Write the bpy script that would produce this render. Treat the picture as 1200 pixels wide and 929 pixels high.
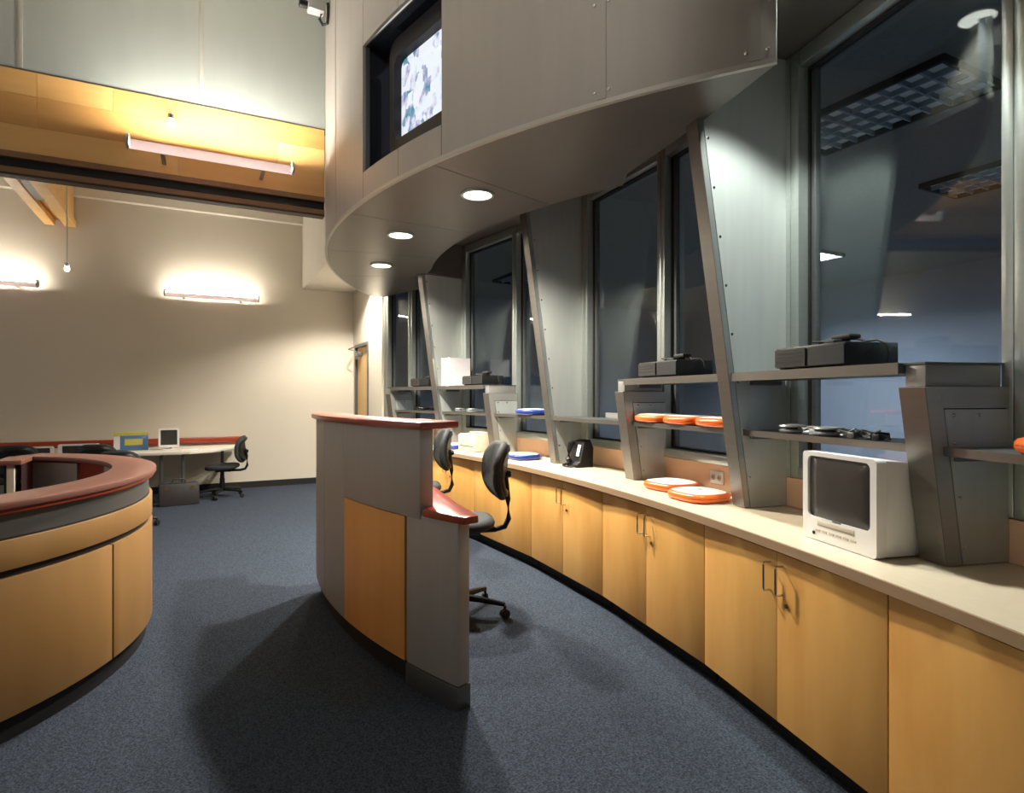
import bpy, bmesh, math, random
from mathutils import Matrix, Vector
random.seed(7)
for o in list(bpy.data.objects): bpy.data.objects.remove(o)
scene = bpy.context.scene
COL = scene.collection
R_ = math.radians

# ------------------------------------------------------------------ camera
cam_d = bpy.data.cameras.new('camera'); cam = bpy.data.objects.new('camera', cam_d); COL.objects.link(cam)
cam.location = (0, 0, 1.35); cam.rotation_euler = (R_(90), 0, R_(-27.6))
cam_d.sensor_width = 36; cam_d.lens = 36 * 702 / 1200; cam_d.clip_start = 0.05
scene.camera = cam
# ------------------------------------------------------------------ world + exposure
w = bpy.data.worlds.new('world'); scene.world = w; w.use_nodes = True
w.node_tree.nodes['Background'].inputs[0].default_value = (1.0, 0.93, 0.84, 1)
w.node_tree.nodes['Background'].inputs[1].default_value = 0.55
vs = scene.view_settings
vs.view_transform = 'Standard'; vs.look = 'None'; vs.gamma = 1; vs.use_curve_mapping = False; vs.exposure = 0.0
WARM = (1.0, 0.86, 0.66); COOL = (0.88, 1.0, 0.92)
L_TUBE = 105.0; L_BEAM = 620.0; L_DOWN = 470.0; L_FILL = 420.0; L_WASH = 450.0; L_BAY = 300.0

# ------------------------------------------------------------------ materials
def lin(c):
    return tuple(((v / 255) / 12.92 if v / 255 <= 0.04045 else ((v / 255 + 0.055) / 1.055) ** 2.4) for v in c) + (1,)
MATS = {}
def mat(name, rgb, rough=0.5, metal=0.0, noise=None, bump=None, spec=0.5, trans=0.0, emit=None, coat=0.0):
    """noise=(scale xyz, rgb2, contrast); bump=(scale xyz, strength)"""
    if name in MATS: return MATS[name]
    m = bpy.data.materials.new(name); m.use_nodes = True; MATS[name] = m
    nt = m.node_tree; b = nt.nodes['Principled BSDF']
    b.inputs['Base Color'].default_value = lin(rgb); b.inputs['Roughness'].default_value = rough
    b.inputs['Metallic'].default_value = metal; b.inputs['Specular IOR Level'].default_value = spec
    b.inputs['Transmission Weight'].default_value = trans; b.inputs['Coat Weight'].default_value = coat
    if emit:
        b.inputs['Emission Color'].default_value = tuple(emit[0]) + (1,); b.inputs['Emission Strength'].default_value = emit[1]
    if noise or bump:
        tc = nt.nodes.new('ShaderNodeTexCoord')
    if noise:
        mp = nt.nodes.new('ShaderNodeMapping'); mp.inputs['Scale'].default_value = noise[0]
        nz = nt.nodes.new('ShaderNodeTexNoise'); nz.inputs['Scale'].default_value = 1; nz.inputs['Detail'].default_value = 6
        rp = nt.nodes.new('ShaderNodeValToRGB')
        c = noise[2]; rp.color_ramp.elements[0].position = 0.5 - c; rp.color_ramp.elements[1].position = 0.5 + c
        rp.color_ramp.elements[0].color = lin(rgb); rp.color_ramp.elements[1].color = lin(noise[1])
        oi = nt.nodes.new('ShaderNodeObjectInfo'); ml = nt.nodes.new('ShaderNodeMath'); ml.operation = 'MULTIPLY'; ml.inputs[1].default_value = 60
        nt.links.new(oi.outputs['Random'], ml.inputs[0]); nz.noise_dimensions = '4D'; nt.links.new(ml.outputs[0], nz.inputs['W'])
        nt.links.new(tc.outputs['Object'], mp.inputs[0]); nt.links.new(mp.outputs[0], nz.inputs['Vector'])
        nt.links.new(nz.outputs['Fac'], rp.inputs[0]); nt.links.new(rp.outputs[0], b.inputs['Base Color'])
    if bump:
        mp2 = nt.nodes.new('ShaderNodeMapping'); mp2.inputs['Scale'].default_value = bump[0]
        n2 = nt.nodes.new('ShaderNodeTexNoise'); n2.inputs['Scale'].default_value = 1; n2.inputs['Detail'].default_value = 3
        bp = nt.nodes.new('ShaderNodeBump'); bp.inputs['Strength'].default_value = bump[1]; bp.inputs['Distance'].default_value = 0.01
        nt.links.new(tc.outputs['Object'], mp2.inputs[0]); nt.links.new(mp2.outputs[0], n2.inputs['Vector'])
        nt.links.new(n2.outputs['Fac'], bp.inputs['Height']); nt.links.new(bp.outputs[0], b.inputs['Normal'])
    return m
CARPET = mat('carpet', (36, 41, 50), 0.95, noise=((130, 130, 130), (72, 81, 95), 0.16), bump=((220, 220, 220), 0.5), spec=0.1)
PAINT = mat('wall_paint', (206, 198, 182), 0.42, noise=((1.2, 1.2, 0.5), (212, 204, 190), 0.3), bump=((60, 60, 6), 0.06))
WHITE = mat('white_paint', (226, 220, 206), 0.6, noise=((3, 3, 3), (218, 212, 198), 0.3))
STEEL = mat('brushed_panel', (150, 149, 144), 0.42, 0.55, noise=((3, 3, 45), (162, 161, 156), 0.35), bump=((90, 90, 4), 0.05))
STEELD = mat('steel_shaded_fronts', (124, 120, 114), 0.36, 0.8, noise=((3, 3, 45), (134, 130, 124), 0.35))  # steel darkened to stand in for the dark side that fin fronts reflect
STEELV = mat('galvanised_panel', (168, 172, 169), 0.42, 0.35, noise=((25, 25, 2), (180, 184, 180), 0.35), bump=((4, 4, 2), 0.05))
LAM = mat('fascia_laminate', (150, 145, 138), 0.48, 0.35, noise=((14, 14, 1.5), (160, 154, 147), 0.4), bump=((60, 60, 5), 0.04))
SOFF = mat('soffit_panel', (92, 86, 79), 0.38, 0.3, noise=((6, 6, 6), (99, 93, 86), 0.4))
DESKG = mat('desk_laminate', (160, 157, 152), 0.5, 0.2, noise=((30, 30, 2), (170, 167, 162), 0.4))
ALU = mat('aluminium_frame', (178, 184, 180), 0.3, 0.8, noise=((3, 3, 60), (190, 195, 190), 0.4))
WALLM = mat('upper_wall_metal', (160, 166, 161), 0.44, 0.4, noise=((6, 6, 1.5), (172, 177, 172), 0.35), bump=((4, 4, 2), 0.05))
EDGE = mat('edge_trim_metal', (168, 164, 156), 0.45, 0.4, noise=((9, 9, 9), (176, 172, 164), 0.3))
ALUD = mat('dark_aluminium', (96, 98, 98), 0.4, 0.6, noise=((3, 3, 60), (106, 108, 108), 0.4))
MAPLE = mat('maple', (200, 144, 70), 0.42, noise=((5, 5, 1.2), (224, 174, 100), 0.2), bump=((50, 50, 4), 0.04))
MAPLE2 = mat('maple_darkened', (144, 106, 58), 0.5, noise=((4, 4, 0.8), (162, 122, 72), 0.22))  # maple darkened in colour to stand in for edge falloff on the round desk
MAPLEO = mat('maple_orange', (222, 152, 74), 0.4, noise=((7, 7, 0.8), (236, 174, 98), 0.25))
PLY = [mat('plywood_a', (196, 148, 84), 0.5, noise=((1.2, 9, 9), (212, 166, 104), 0.25)),
       mat('plywood_b', (182, 132, 72), 0.5, noise=((1.2, 9, 9), (200, 152, 90), 0.25)),
       mat('plywood_c', (204, 158, 94), 0.5, noise=((1.2, 9, 9), (216, 174, 112), 0.25))]
RED = mat('red_stained_wood', (138, 46, 26), 0.28, noise=((3, 3, 20), (154, 58, 34), 0.3), coat=0.25)
REDD = mat('dark_red_wood', (118, 74, 62), 0.42, noise=((3, 3, 20), (128, 84, 72), 0.3), coat=0.1)
COUNTER = mat('counter_laminate', (208, 192, 166), 0.34, noise=((40, 40, 40), (216, 202, 178), 0.3))
LIP = mat('counter_edge', (160, 132, 102), 0.5, noise=((4, 4, 40), (170, 142, 112), 0.3))
SPLASH = mat('backsplash_laminate', (214, 172, 136), 0.5, noise=((8, 8, 8), (222, 182, 148), 0.3))
BLACK = mat('black_rubber', (13, 13, 14), 0.65, noise=((20, 20, 20), (18, 18, 19), 0.3))
TRACK = mat('dark_track', (52, 40, 30), 0.5, noise=((2, 9, 9), (62, 48, 36), 0.3))
TRACKB = mat('brown_track', (116, 86, 58), 0.5, noise=((2, 9, 9), (126, 96, 66), 0.3))
DKPLAS = mat('black_plastic', (12, 12, 13), 0.45, noise=((9, 9, 9), (16, 16, 17), 0.3), spec=0.35)
FABRIC = mat('chair_fabric', (32, 35, 36), 0.75, noise=((90, 90, 90), (44, 47, 48), 0.25), bump=((300, 300, 300), 0.2))
WPLAS = mat('white_plastic', (226, 224, 222), 0.4, noise=((6, 6, 6), (232, 230, 228), 0.3))
CREAM = mat('cream_plastic', (188, 178, 158), 0.5, noise=((6, 6, 6), (194, 184, 166), 0.3))
ORANGE = mat('tangerine_plastic', (236, 104, 30), 0.28, noise=((9, 9, 9), (240, 116, 44), 0.3), coat=0.4)
BLUE = mat('blueberry_plastic', (20, 46, 124), 0.28, noise=((9, 9, 9), (28, 56, 136), 0.3), coat=0.4)
PAPER = mat('white_card', (214, 208, 211), 0.7, noise=((9, 9, 9), (220, 214, 217), 0.3))
SCREEN = mat('dark_screen', (56, 54, 52), 0.3, noise=((2, 2, 2), (60, 58, 56), 0.3))
SILVER = mat('silver_plastic', (176, 178, 180), 0.3, 0.4, noise=((9, 9, 9), (186, 188, 190), 0.3))
BRASS = mat('brass_wire', (150, 116, 60), 0.3, 0.9, noise=((9, 9, 9), (160, 126, 70), 0.3))
CHROME = mat('chrome', (200, 200, 198), 0.15, 1.0, noise=((9, 9, 9), (208, 208, 206), 0.3))
BRIEF = mat('briefcase_hide', (44, 40, 40), 0.55, noise=((60, 60, 60), (54, 50, 50), 0.3))
DIFF = mat('lamp_diffuser', (214, 208, 214), 0.5, noise=((9, 9, 9), (220, 214, 220), 0.3))
YELL = mat('yellow_print', (186, 178, 82), 0.6, noise=((9, 9, 9), (194, 186, 96), 0.3))
PBLU = mat('blue_print', (78, 106, 140), 0.6, noise=((9, 9, 9), (84, 126, 170), 0.3))
DOORW = mat('door_veneer', (206, 164, 100), 0.5, noise=((6, 6, 0.9), (216, 178, 118), 0.25))
NICHE = mat('niche_lining', (120, 128, 146), 0.07, 0.9, noise=((3, 3, 3), (128, 136, 154), 0.3))
BWALL = mat('office_wall', (150, 155, 170), 0.8, noise=((3, 3, 3), (156, 160, 174), 0.3))
BCEIL = mat('office_ceiling', (146, 148, 148), 0.85, noise=((30, 30, 30), (128, 130, 130), 0.3))
LOUV = mat('louvre_metal', (132, 146, 158), 0.4, 0.3, noise=((20, 20, 20), (142, 156, 168), 0.3))
def glow(name, col, st):
    m = bpy.data.materials.new(name); m.use_nodes = True; nt = m.node_tree; b = nt.nodes['Principled BSDF']
    b.inputs['Base Color'].default_value = (0.8, 0.8, 0.8, 1)
    b.inputs['Emission Color'].default_value = tuple(col) + (1,); b.inputs['Emission Strength'].default_value = st
    MATS[name] = m; return m
TUBE = glow('lit_tube', (1.0, 0.93, 0.80), L_TUBE)
TUBEB = glow('lit_beam_tube', (1.0, 0.95, 0.84), L_BEAM)
LENS = glow('lit_downlight_lens', (1.0, 0.96, 0.86), 5.0)
BULB = glow('lit_bulb', (1.0, 0.95, 0.85), 12.0)
TROFF = glow('troffer_painted_glow', (0.55, 0.72, 1.0), 0.035)  # weak emission painted in for light falling on the switched-off troffers
def glass_mat():
    m = bpy.data.materials.new('window_glass'); m.use_nodes = True; nt = m.node_tree
    for n in list(nt.nodes): nt.nodes.remove(n)
    o = nt.nodes.new('ShaderNodeOutputMaterial'); mx = nt.nodes.new('ShaderNodeMixShader')
    t = nt.nodes.new('ShaderNodeBsdfTransparent'); t.inputs[0].default_value = (0.90, 0.95, 0.95, 1)
    g = nt.nodes.new('ShaderNodeBsdfGlossy'); g.inputs['Roughness'].default_value = 0.02; g.inputs['Color'].default_value = (0.9, 0.95, 0.95, 1)
    f = nt.nodes.new('ShaderNodeFresnel'); ge = nt.nodes.new('ShaderNodeNewGeometry')
    mr = nt.nodes.new('ShaderNodeMapRange'); mr.inputs['To Min'].default_value = 1.6; mr.inputs['To Max'].default_value = 1 / 1.6   # same reflectance from both sides of the sheet
    nt.links.new(ge.outputs['Backfacing'], mr.inputs['Value']); nt.links.new(mr.outputs[0], f.inputs[0])
    nt.links.new(f.outputs[0], mx.inputs[0]); nt.links.new(t.outputs[0], mx.inputs[1]); nt.links.new(g.outputs[0], mx.inputs[2])
    nt.links.new(mx.outputs[0], o.inputs[0]); return m
GLASS = glass_mat()
def picture_mat():
    m = bpy.data.materials.new('lit_screen_picture'); m.use_nodes = True; nt = m.node_tree; b = nt.nodes['Principled BSDF']
    b.inputs['Base Color'].default_value = (0.02, 0.02, 0.02, 1); b.inputs['Roughness'].default_value = 0.15
    tc = nt.nodes.new('ShaderNodeTexCoord'); mp = nt.nodes.new('ShaderNodeMapping'); mp.inputs['Scale'].default_value = (7, 7, 5)
    v = nt.nodes.new('ShaderNodeTexVoronoi'); v.inputs['Scale'].default_value = 2.2; v.distance = 'CHEBYCHEV'
    n_ = nt.nodes.new('ShaderNodeTexNoise'); n_.inputs['Scale'].default_value = 2.5; n_.inputs['Detail'].default_value = 5
    h = nt.nodes.new('ShaderNodeSeparateColor'); ad = nt.nodes.new('ShaderNodeMath'); ad.operation = 'MULTIPLY_ADD'; ad.inputs[1].default_value = 0.45
    r = nt.nodes.new('ShaderNodeValToRGB'); e = r.color_ramp.elements
    e[0].position = 0.30; e[0].color = (0.06, 0.30, 0.36, 1); e[1].position = 0.62; e[1].color = (0.88, 0.94, 1.0, 1)
    for p_, c_ in ((0.40, (0.35, 0.40, 0.62, 1)), (0.46, (0.70, 0.66, 0.80, 1)), (0.52, (0.80, 0.88, 1.0, 1))):
        k = r.color_ramp.elements.new(p_); k.color = c_
    nt.links.new(tc.outputs['Object'], mp.inputs[0]); nt.links.new(mp.outputs[0], v.inputs['Vector']); nt.links.new(mp.outputs[0], n_.inputs['Vector'])
    nt.links.new(v.outputs['Color'], h.inputs[0]); nt.links.new(h.outputs[0], ad.inputs[0]); 
    m2 = nt.nodes.new('ShaderNodeMath'); m2.operation = 'MULTIPLY'; m2.inputs[1].default_value = 0.75; nt.links.new(n_.outputs['Fac'], m2.inputs[0]); nt.links.new(m2.outputs[0], ad.inputs[2]); nt.links.new(ad.outputs[0], r.inputs[0])
    nt.links.new(r.outputs[0], b.inputs['Emission Color']); b.inputs['Emission Strength'].default_value = 0.95
    return m
PICTURE = picture_mat()
def translucent_mat():
    m = bpy.data.materials.new('acrylic_shell'); m.use_nodes = True; nt = m.node_tree
    o = nt.nodes['Material Output']; b = nt.nodes['Principled BSDF']; b.inputs['Base Color'].default_value = lin((224, 216, 216)); b.inputs['Roughness'].default_value = 0.4
    t = nt.nodes.new('ShaderNodeBsdfTranslucent'); t.inputs[0].default_value = lin((226, 214, 214))
    mx = nt.nodes.new('ShaderNodeMixShader'); mx.inputs[0].default_value = 0.3
    nt.links.new(b.outputs[0], mx.inputs[1]); nt.links.new(t.outputs[0], mx.inputs[2]); nt.links.new(mx.outputs[0], o.inputs[0]); return m
SHELL = translucent_mat()

# ------------------------------------------------------------------ mesh helpers
class MB:
    def __init__(s): s.v = []; s.f = []
    def add(s, v, f):
        n = len(s.v); s.v += [tuple(p) for p in v]; s.f += [tuple(i + n for i in q) for q in f]; return s
    def box(s, x0, x1, y0, y1, z0, z1):
        v = [(x0,y0,z0),(x1,y0,z0),(x1,y1,z0),(x0,y1,z0),(x0,y0,z1),(x1,y0,z1),(x1,y1,z1),(x0,y1,z1)]
        return s.add(v, [(3,2,1,0),(4,5,6,7),(0,1,5,4),(1,2,6,5),(2,3,7,6),(3,0,4,7)])
    def prism(s, poly, z0, z1):
        """poly counter-clockwise from above"""
        n = len(poly); v = [(x, y, z0) for x, y in poly] + [(x, y, z1) for x, y in poly]
        f = [tuple(range(n - 1, -1, -1)), tuple(range(n, 2 * n))] + [(i, (i + 1) % n, n + (i + 1) % n, n + i) for i in range(n)]
        return s.add(v, f)
    def prism_x(s, poly, x0, x1):
        """poly in (y, z), extruded along x"""
        n = len(poly); v = [(x0, y, z) for y, z in poly] + [(x1, y, z) for y, z in poly]
        f = [tuple(range(n - 1, -1, -1)), tuple(range(n, 2 * n))] + [(i, (i + 1) % n, n + (i + 1) % n, n + i) for i in range(n)]
        return s.add(v, f)
    def prism_y(s, poly, y0, y1):
        """poly in (x, z), extruded along y"""
        n = len(poly); v = [(x, y0, z) for x, z in poly] + [(x, y1, z) for x, z in poly]
        f = [tuple(range(n)), tuple(range(2 * n - 1, n - 1, -1))] + [((i + 1) % n, i, n + i, n + (i + 1) % n) for i in range(n)]
        return s.add(v, f)
    def arc(s, c, r0, r1, a0, a1, z0, z1, n=24):
        """solid ring piece; angles in radians, plain mathematical sense"""
        v = []
        for i in range(n + 1):
            a = a0 + (a1 - a0) * i / n; ca, sa = math.cos(a), math.sin(a)
            v += [(c[0]+r0*ca, c[1]+r0*sa, z0), (c[0]+r1*ca, c[1]+r1*sa, z0), (c[0]+r1*ca, c[1]+r1*sa, z1), (c[0]+r0*ca, c[1]+r0*sa, z1)]
        f = []
        for i in range(n):
            b = 4 * i
            for k in range(4): f.append((b + k, b + (k + 1) % 4, b + 4 + (k + 1) % 4, b + 4 + k))
        f += [(3, 2, 1, 0), (4*n, 4*n+1, 4*n+2, 4*n+3)]
        return s.add(v, f)
    def lathe(s, prof, c=(0, 0, 0), n=20, axis='z'):
        v = []; f = []; m = len(prof)
        for i in range(n):
            a = 2 * math.pi * i / n; ca, sa = math.cos(a), math.sin(a)
            for r, z in prof:
                p = (r * ca, r * sa, z)
                if axis == 'x': p = (z, r * ca, r * sa)
                if axis == 'y': p = (r * sa, z, r * ca)
                v.append((p[0] + c[0], p[1] + c[1], p[2] + c[2]))
        for i in range(n):
            j = (i + 1) % n
            for k in range(m - 1): f.append((i*m+k, j*m+k, j*m+k+1, i*m+k+1))
        f.append(tuple(i * m for i in range(n - 1, -1, -1))); f.append(tuple(i * m + m - 1 for i in range(n)))
        return s.add(v, f)
    def tube(s, pts, r, n=8):
        pts = [Vector(p) for p in pts]; v = []; f = []; m = len(pts)
        for i, p in enumerate(pts):
            t = (pts[min(i + 1, m - 1)] - pts[max(i - 1, 0)]).normalized()
            u = t.cross(Vector((0, 0, 1)));
            if u.length < 0.05: u = t.cross(Vector((0, 1, 0)))
            u.normalize(); w_ = t.cross(u); rr = r[i] if isinstance(r, (list, tuple)) else r
            for k in range(n):
                a = 2 * math.pi * k / n; v.append(p + u * rr * math.cos(a) + w_ * rr * math.sin(a))
        for i in range(m - 1):
            for k in range(n): f.append((i*n+k, i*n+(k+1)%n, (i+1)*n+(k+1)%n, (i+1)*n+k))
        f.append(tuple(range(n - 1, -1, -1))); f.append(tuple((m - 1) * n + k for k in range(n)))
        return s.add(v, f)
    def grid(s, rows):
        """closed skin through equal-length rings (each a closed loop), capped"""
        m = len(rows); n = len(rows[0]); v = [p for r in rows for p in r]; f = []
        for i in range(m - 1):
            for k in range(n): f.append((i*n+k, i*n+(k+1)%n, (i+1)*n+(k+1)%n, (i+1)*n+k))
        f.append(tuple(range(n - 1, -1, -1))); f.append(tuple((m - 1) * n + k for k in range(n)))
        return s.add(v, f)
    def xf(s, M):
        s.v = [tuple(M @ Vector(p)) for p in s.v]; return s
ORG = {}
def empty(name, loc=(0, 0, 0), rz=0.0):
    o = bpy.data.objects.new(name, None); COL.objects.link(o); o.empty_display_size = 0.1
    o.location = loc; o.rotation_euler = (0, 0, rz); ORG[o] = (Vector(loc), rz); return o
def tag(o, label=None, cat=None, group=None, kind=None):
    if label: o['label'] = label
    if cat: o['category'] = cat
    if group: o['group'] = group
    if kind: o['kind'] = kind
    return o
def build(name, mb, material, parent=None, world=False, bevel=0.0, smooth=35, seg=2, subd=0):
    """parent given: mesh is in the thing's local frame, or in world coordinates when world=True"""
    me = bpy.data.meshes.new(name); V = mb.v; loc = Vector((0, 0, 0))
    if parent is not None and world:
        p = parent
        while p.parent: p = p.parent
        L, rz = ORG[p]; Mi = (Matrix.Translation(L) @ Matrix.Rotation(rz, 4, 'Z')).inverted()
        V = [tuple(Mi @ Vector(q)) for q in V]
    if parent is None:
        xs = [q[0] for q in V]; ys = [q[1] for q in V]; zs = [q[2] for q in V]
        loc = Vector(((min(xs)+max(xs))/2, (min(ys)+max(ys))/2, min(zs))); V = [(q[0]-loc.x, q[1]-loc.y, q[2]-loc.z) for q in V]
    bm = bmesh.new(); bv = [bm.verts.new(q) for q in V]
    for fc in mb.f:
        try: bm.faces.new([bv[i] for i in fc])
        except ValueError: pass
    bmesh.ops.recalc_face_normals(bm, faces=bm.faces)
    if bevel: bmesh.ops.bevel(bm, geom=[e for e in bm.edges if len(e.link_faces) == 2 and e.calc_face_angle() > 0.5], offset=bevel, segments=seg, profile=0.5, affect='EDGES', clamp_overlap=True)
    bm.to_mesh(me); bm.free()
    for p in me.polygons: p.use_smooth = True
    me.set_sharp_from_angle(angle=R_(smooth))
    me.materials.append(material)
    o = bpy.data.objects.new(name, me); COL.objects.link(o); o.location = loc
    if parent is not None: o.parent = parent
    else: ORG[o] = (loc, 0.0)
    if subd:
        md = o.modifiers.new('subd', 'SUBSURF'); md.levels = subd; md.render_levels = subd
    return o
def struct(name, mb, material, **k):
    o = build(name, mb, material, **k); o['kind'] = 'structure'; return o
def copy_tree(o, parent=None):
    c = o.copy(); COL.objects.link(c)
    if parent is not None: c.parent = parent
    for ch in list(o.children):
        if ch.name in bpy.data.objects: copy_tree(ch, c)
    return c
# plan geometry: the window wall is an arc about CW, the canopy an arc about CC
CW = (-8.7, 4.2); RW = 11.55
CC = (6.01, 4.76); RC = 5.063; RCI = 4.03
def pol(th, R=RW): return (CW[0] + R * math.cos(R_(th)), CW[1] - R * math.sin(R_(th)))
def wall_root(name, th, R=RW, z=0.0):
    x, y = pol(th, R); return empty(name, (x, y, z), R_(-90 - th))     # local x runs along the wall toward the camera, -y faces the room
STEP = 5.3; HALF = STEP / 2
ZS = 2.68      # canopy underside
ZC = 3.05      # lower ceiling
ZT = 5.3       # high ceiling

# ================================================================== SETTING
fl = struct('floor', MB().box(-6, 9, -4, 9.76, -0.1, 0), CARPET)
struct('wall_back', MB().box(-6, 2.2, 9.7, 9.85, 0, 4.16), PAINT)
struct('baseboard_back', MB().box(-6, 2.19, 9.685, 9.7, 0, 0.09), BLACK)
struct('trim_1', MB().box(-6, 0.60, 9.655, 9.699, 0.675, 0.765), RED, bevel=0.01)['label'] = 'red stained chair rail along back wall'
struct('trim_2', MB().box(-6, 1.417, 9.60, 9.699, 3.985, 4.15), WHITE)['label'] = 'white cornice under the ceiling at back wall'
struct('ceiling_back', MB().box(-6, 2.6, 5.95, 9.85, 4.16, 4.26), WHITE)
struct('ceiling_bulkhead', MB().box(1.417, 2.19, 6.9, 9.69, 3.01, 4.15), WHITE)
struct('ceiling_high', MB().box(-6, 2.5, -4, 5.64, ZT, ZT + 0.1), WHITE)
struct('wall_rear_blocker', MB().box(-6, 2.0, -4.1, -4.0, 0, ZT), ALUD)  # unseen wall added to block light from behind the camera, dark to bounce less
# side wall with the door
wr = struct('wall_right', MB().box(2.2, 2.32, 8.02, 8.74, 0, 4.15).box(2.2, 2.32, 9.57, 9.7, 0, 4.15).box(2.2, 2.32, 8.74, 9.57, 2.16, 4.15), PAINT)
dr = empty('door_1', (2.24, 9.155, 0)); dr['kind'] = 'structure'; dr['label'] = 'maple door in the white side wall'
build('door_leaf', MB().box(2.225, 2.27, 8.79, 9.525, 0.01, 2.11), DOORW, dr, True)
build('door_frame', MB().box(2.185, 2.3, 8.742, 8.788, 0, 2.158), ALUD, dr, True)
build('door_frame', MB().box(2.185, 2.3, 9.527, 9.568, 0, 2.158), ALUD, dr, True)
build('door_head', MB().box(2.185, 2.3, 8.79, 9.525, 2.112, 2.158), ALUD, dr, True)
cl = build('door_closer', MB().box(2.16, 2.224, 9.2, 9.42, 1.97, 2.03), ALUD, dr, True, bevel=0.006)
build('closer_arm', MB().tube([(2.17, 9.3, 2.04), (2.05, 9.38, 2.08), (2.16, 9.5, 2.125)], 0.008), ALUD, cl, True)
hd = build('door_handle', MB().tube([(2.224, 8.86, 1.0), (2.17, 8.86, 1.0), (2.17, 8.97, 1.0)], 0.010), CHROME, dr, True)
# upper wall of metal panels over the header beam
def fasc_x(y): return CC[0] - math.sqrt(RC ** 2 - (y - CC[1]) ** 2)
wu = empty('wall_upper', (-1.5, 5.75, 3.80)); wu['kind'] = 'structure'; wu['label'] = 'high galvanised wall above the wood header'
build('wall_core', MB().box(-6, 1.05, 5.72, 5.85, 3.80, ZT), ALUD, wu, True)
seams = [1.03, 0.02, -1.18, -2.38, -3.58, -4.78, -5.98]
for i in range(6):
    build('panel', MB().box(seams[i+1] + 0.004, seams[i] - 0.004, 5.658, 5.718, 3.797, ZT), WALLM, wu, True)
    if 0 < i: build('seam_strip', MB().box(seams[i] - 0.015, seams[i] + 0.015, 5.652, 5.6575, 3.80, ZT), EDGE, wu, True, bevel=0.002)
build('ledge', MB().box(-6, 1.03, 5.654, 5.72, 3.785, 3.796), ALUD, wu, True)
# header beam of plywood boards
hb = tag(empty('header_beam', (-2.5, 5.8, 3.0)), 'broad plywood header beam across the room under the metal wall', 'beam')
build('core', MB().box(-6, 1.02, 5.70, 5.95, 3.17, 3.78), PLY[1], hb, True)
rows = [(3.172, 3.37, (1.02, -0.15, -1.35, -2.6, -4.2, -6)), (3.3715, 3.60, (1.02, 0.62, -1.08, -2.1, -3.4, -6)), (3.6015, 3.782, (1.02, -0.6, -1.08, -2.3, -3.9, -6))]
for r, (z0, z1, xs) in enumerate(rows):
    for k in range(len(xs) - 1):
        build('board', MB().box(xs[k+1] + 0.001, xs[k] - 0.001, 5.65, 5.699, z0, z1), PLY[(r * 2 + k * 2 + (k // 2)) % 3], hb, True)
tk = tag(empty('partition_track', (-2.5, 5.8, 2.98)), 'dark brown overhead partition track under the plywood header', 'track')
build('upper_rail', MB().box(-6, 1.02, 5.64, 5.75, 3.125, 3.168), TRACKB, tk, True)
build('channel', MB().box(-6, 1.02, 5.675, 5.748, 3.055, 3.124), BLACK, tk, True)
build('lower_rail', MB().box(-6, 1.02, 5.65, 5.75, 3.012, 3.054), TRACKB, tk, True)
build('bottom_edge', MB().box(-6, 1.02, 5.655, 5.75, 2.995, 3.0115), TRACK, tk, True)
# timber joist in the back room
jb = tag(empty('ceiling_joist', (-1.6, 7.8, 3.58)), 'pale timber joist running to the back wall beyond header', 'beam')
build('flange', MB().box(-1.77, -1.66, 5.97, 9.68, 3.58, 3.66), PLY[2], jb, True)
build('flange', MB().box(-1.56, -1.43, 5.97, 9.68, 3.58, 3.66), PLY[2], jb, True)
build('web', MB().box(-1.74, -1.46, 5.97, 9.68, 3.662, 4.14), PLY[0], jb, True)
build('slot_strip', MB().box(-1.655, -1.565, 5.97, 8.6, 3.60, 3.655), TRACK, jb, True)

# office behind the windows
def aw(th): return R_(-th)
struct('wall_far', MB().box(8.9, 9.0, -3.9, 9.7, 0, 3.2), BWALL)
struct('wall_far_end', MB().box(2.7, 8.9, 9.6, 9.7, 0, 3.2), BWALL)
struct('wall_near_end', MB().box(1.2, 8.9, -4, -3.9, 0, 3.2), BWALL)
poly = [(9.0, -4), (9.0, 9.76), (2.2, 9.76)] + [pol(t, 11.68) for t in [-19.5 + i * 1.75 for i in range(31)]] + [(1.1, -4)]
struct('ceiling_office', MB().prism(poly, 3.1, 3.2), BCEIL)
poly = [pol(t, 10.93) for t in [-20 + i * 1.75 for i in range(31)]][::-1] + [pol(t, 11.67) for t in [-20 + i * 1.75 for i in range(31)]]
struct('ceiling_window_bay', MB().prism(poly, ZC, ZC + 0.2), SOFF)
struct('wall_bulkhead', MB().arc(CW, 10.90, 10.929, aw(33), aw(13.7), ZC, ZT, 20), LAM)
# wall below the sill, behind the cabinets
struct('wall_window', MB().arc(CW, 11.56, 11.66, aw(33), aw(-19.2), 0, 0.945, 50), SPLASH)
struct('wall_window_head', MB().arc(CW, 11.56, 11.66, aw(33), aw(-19.2), 3.046, 3.2, 50), ALUD)
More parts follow.
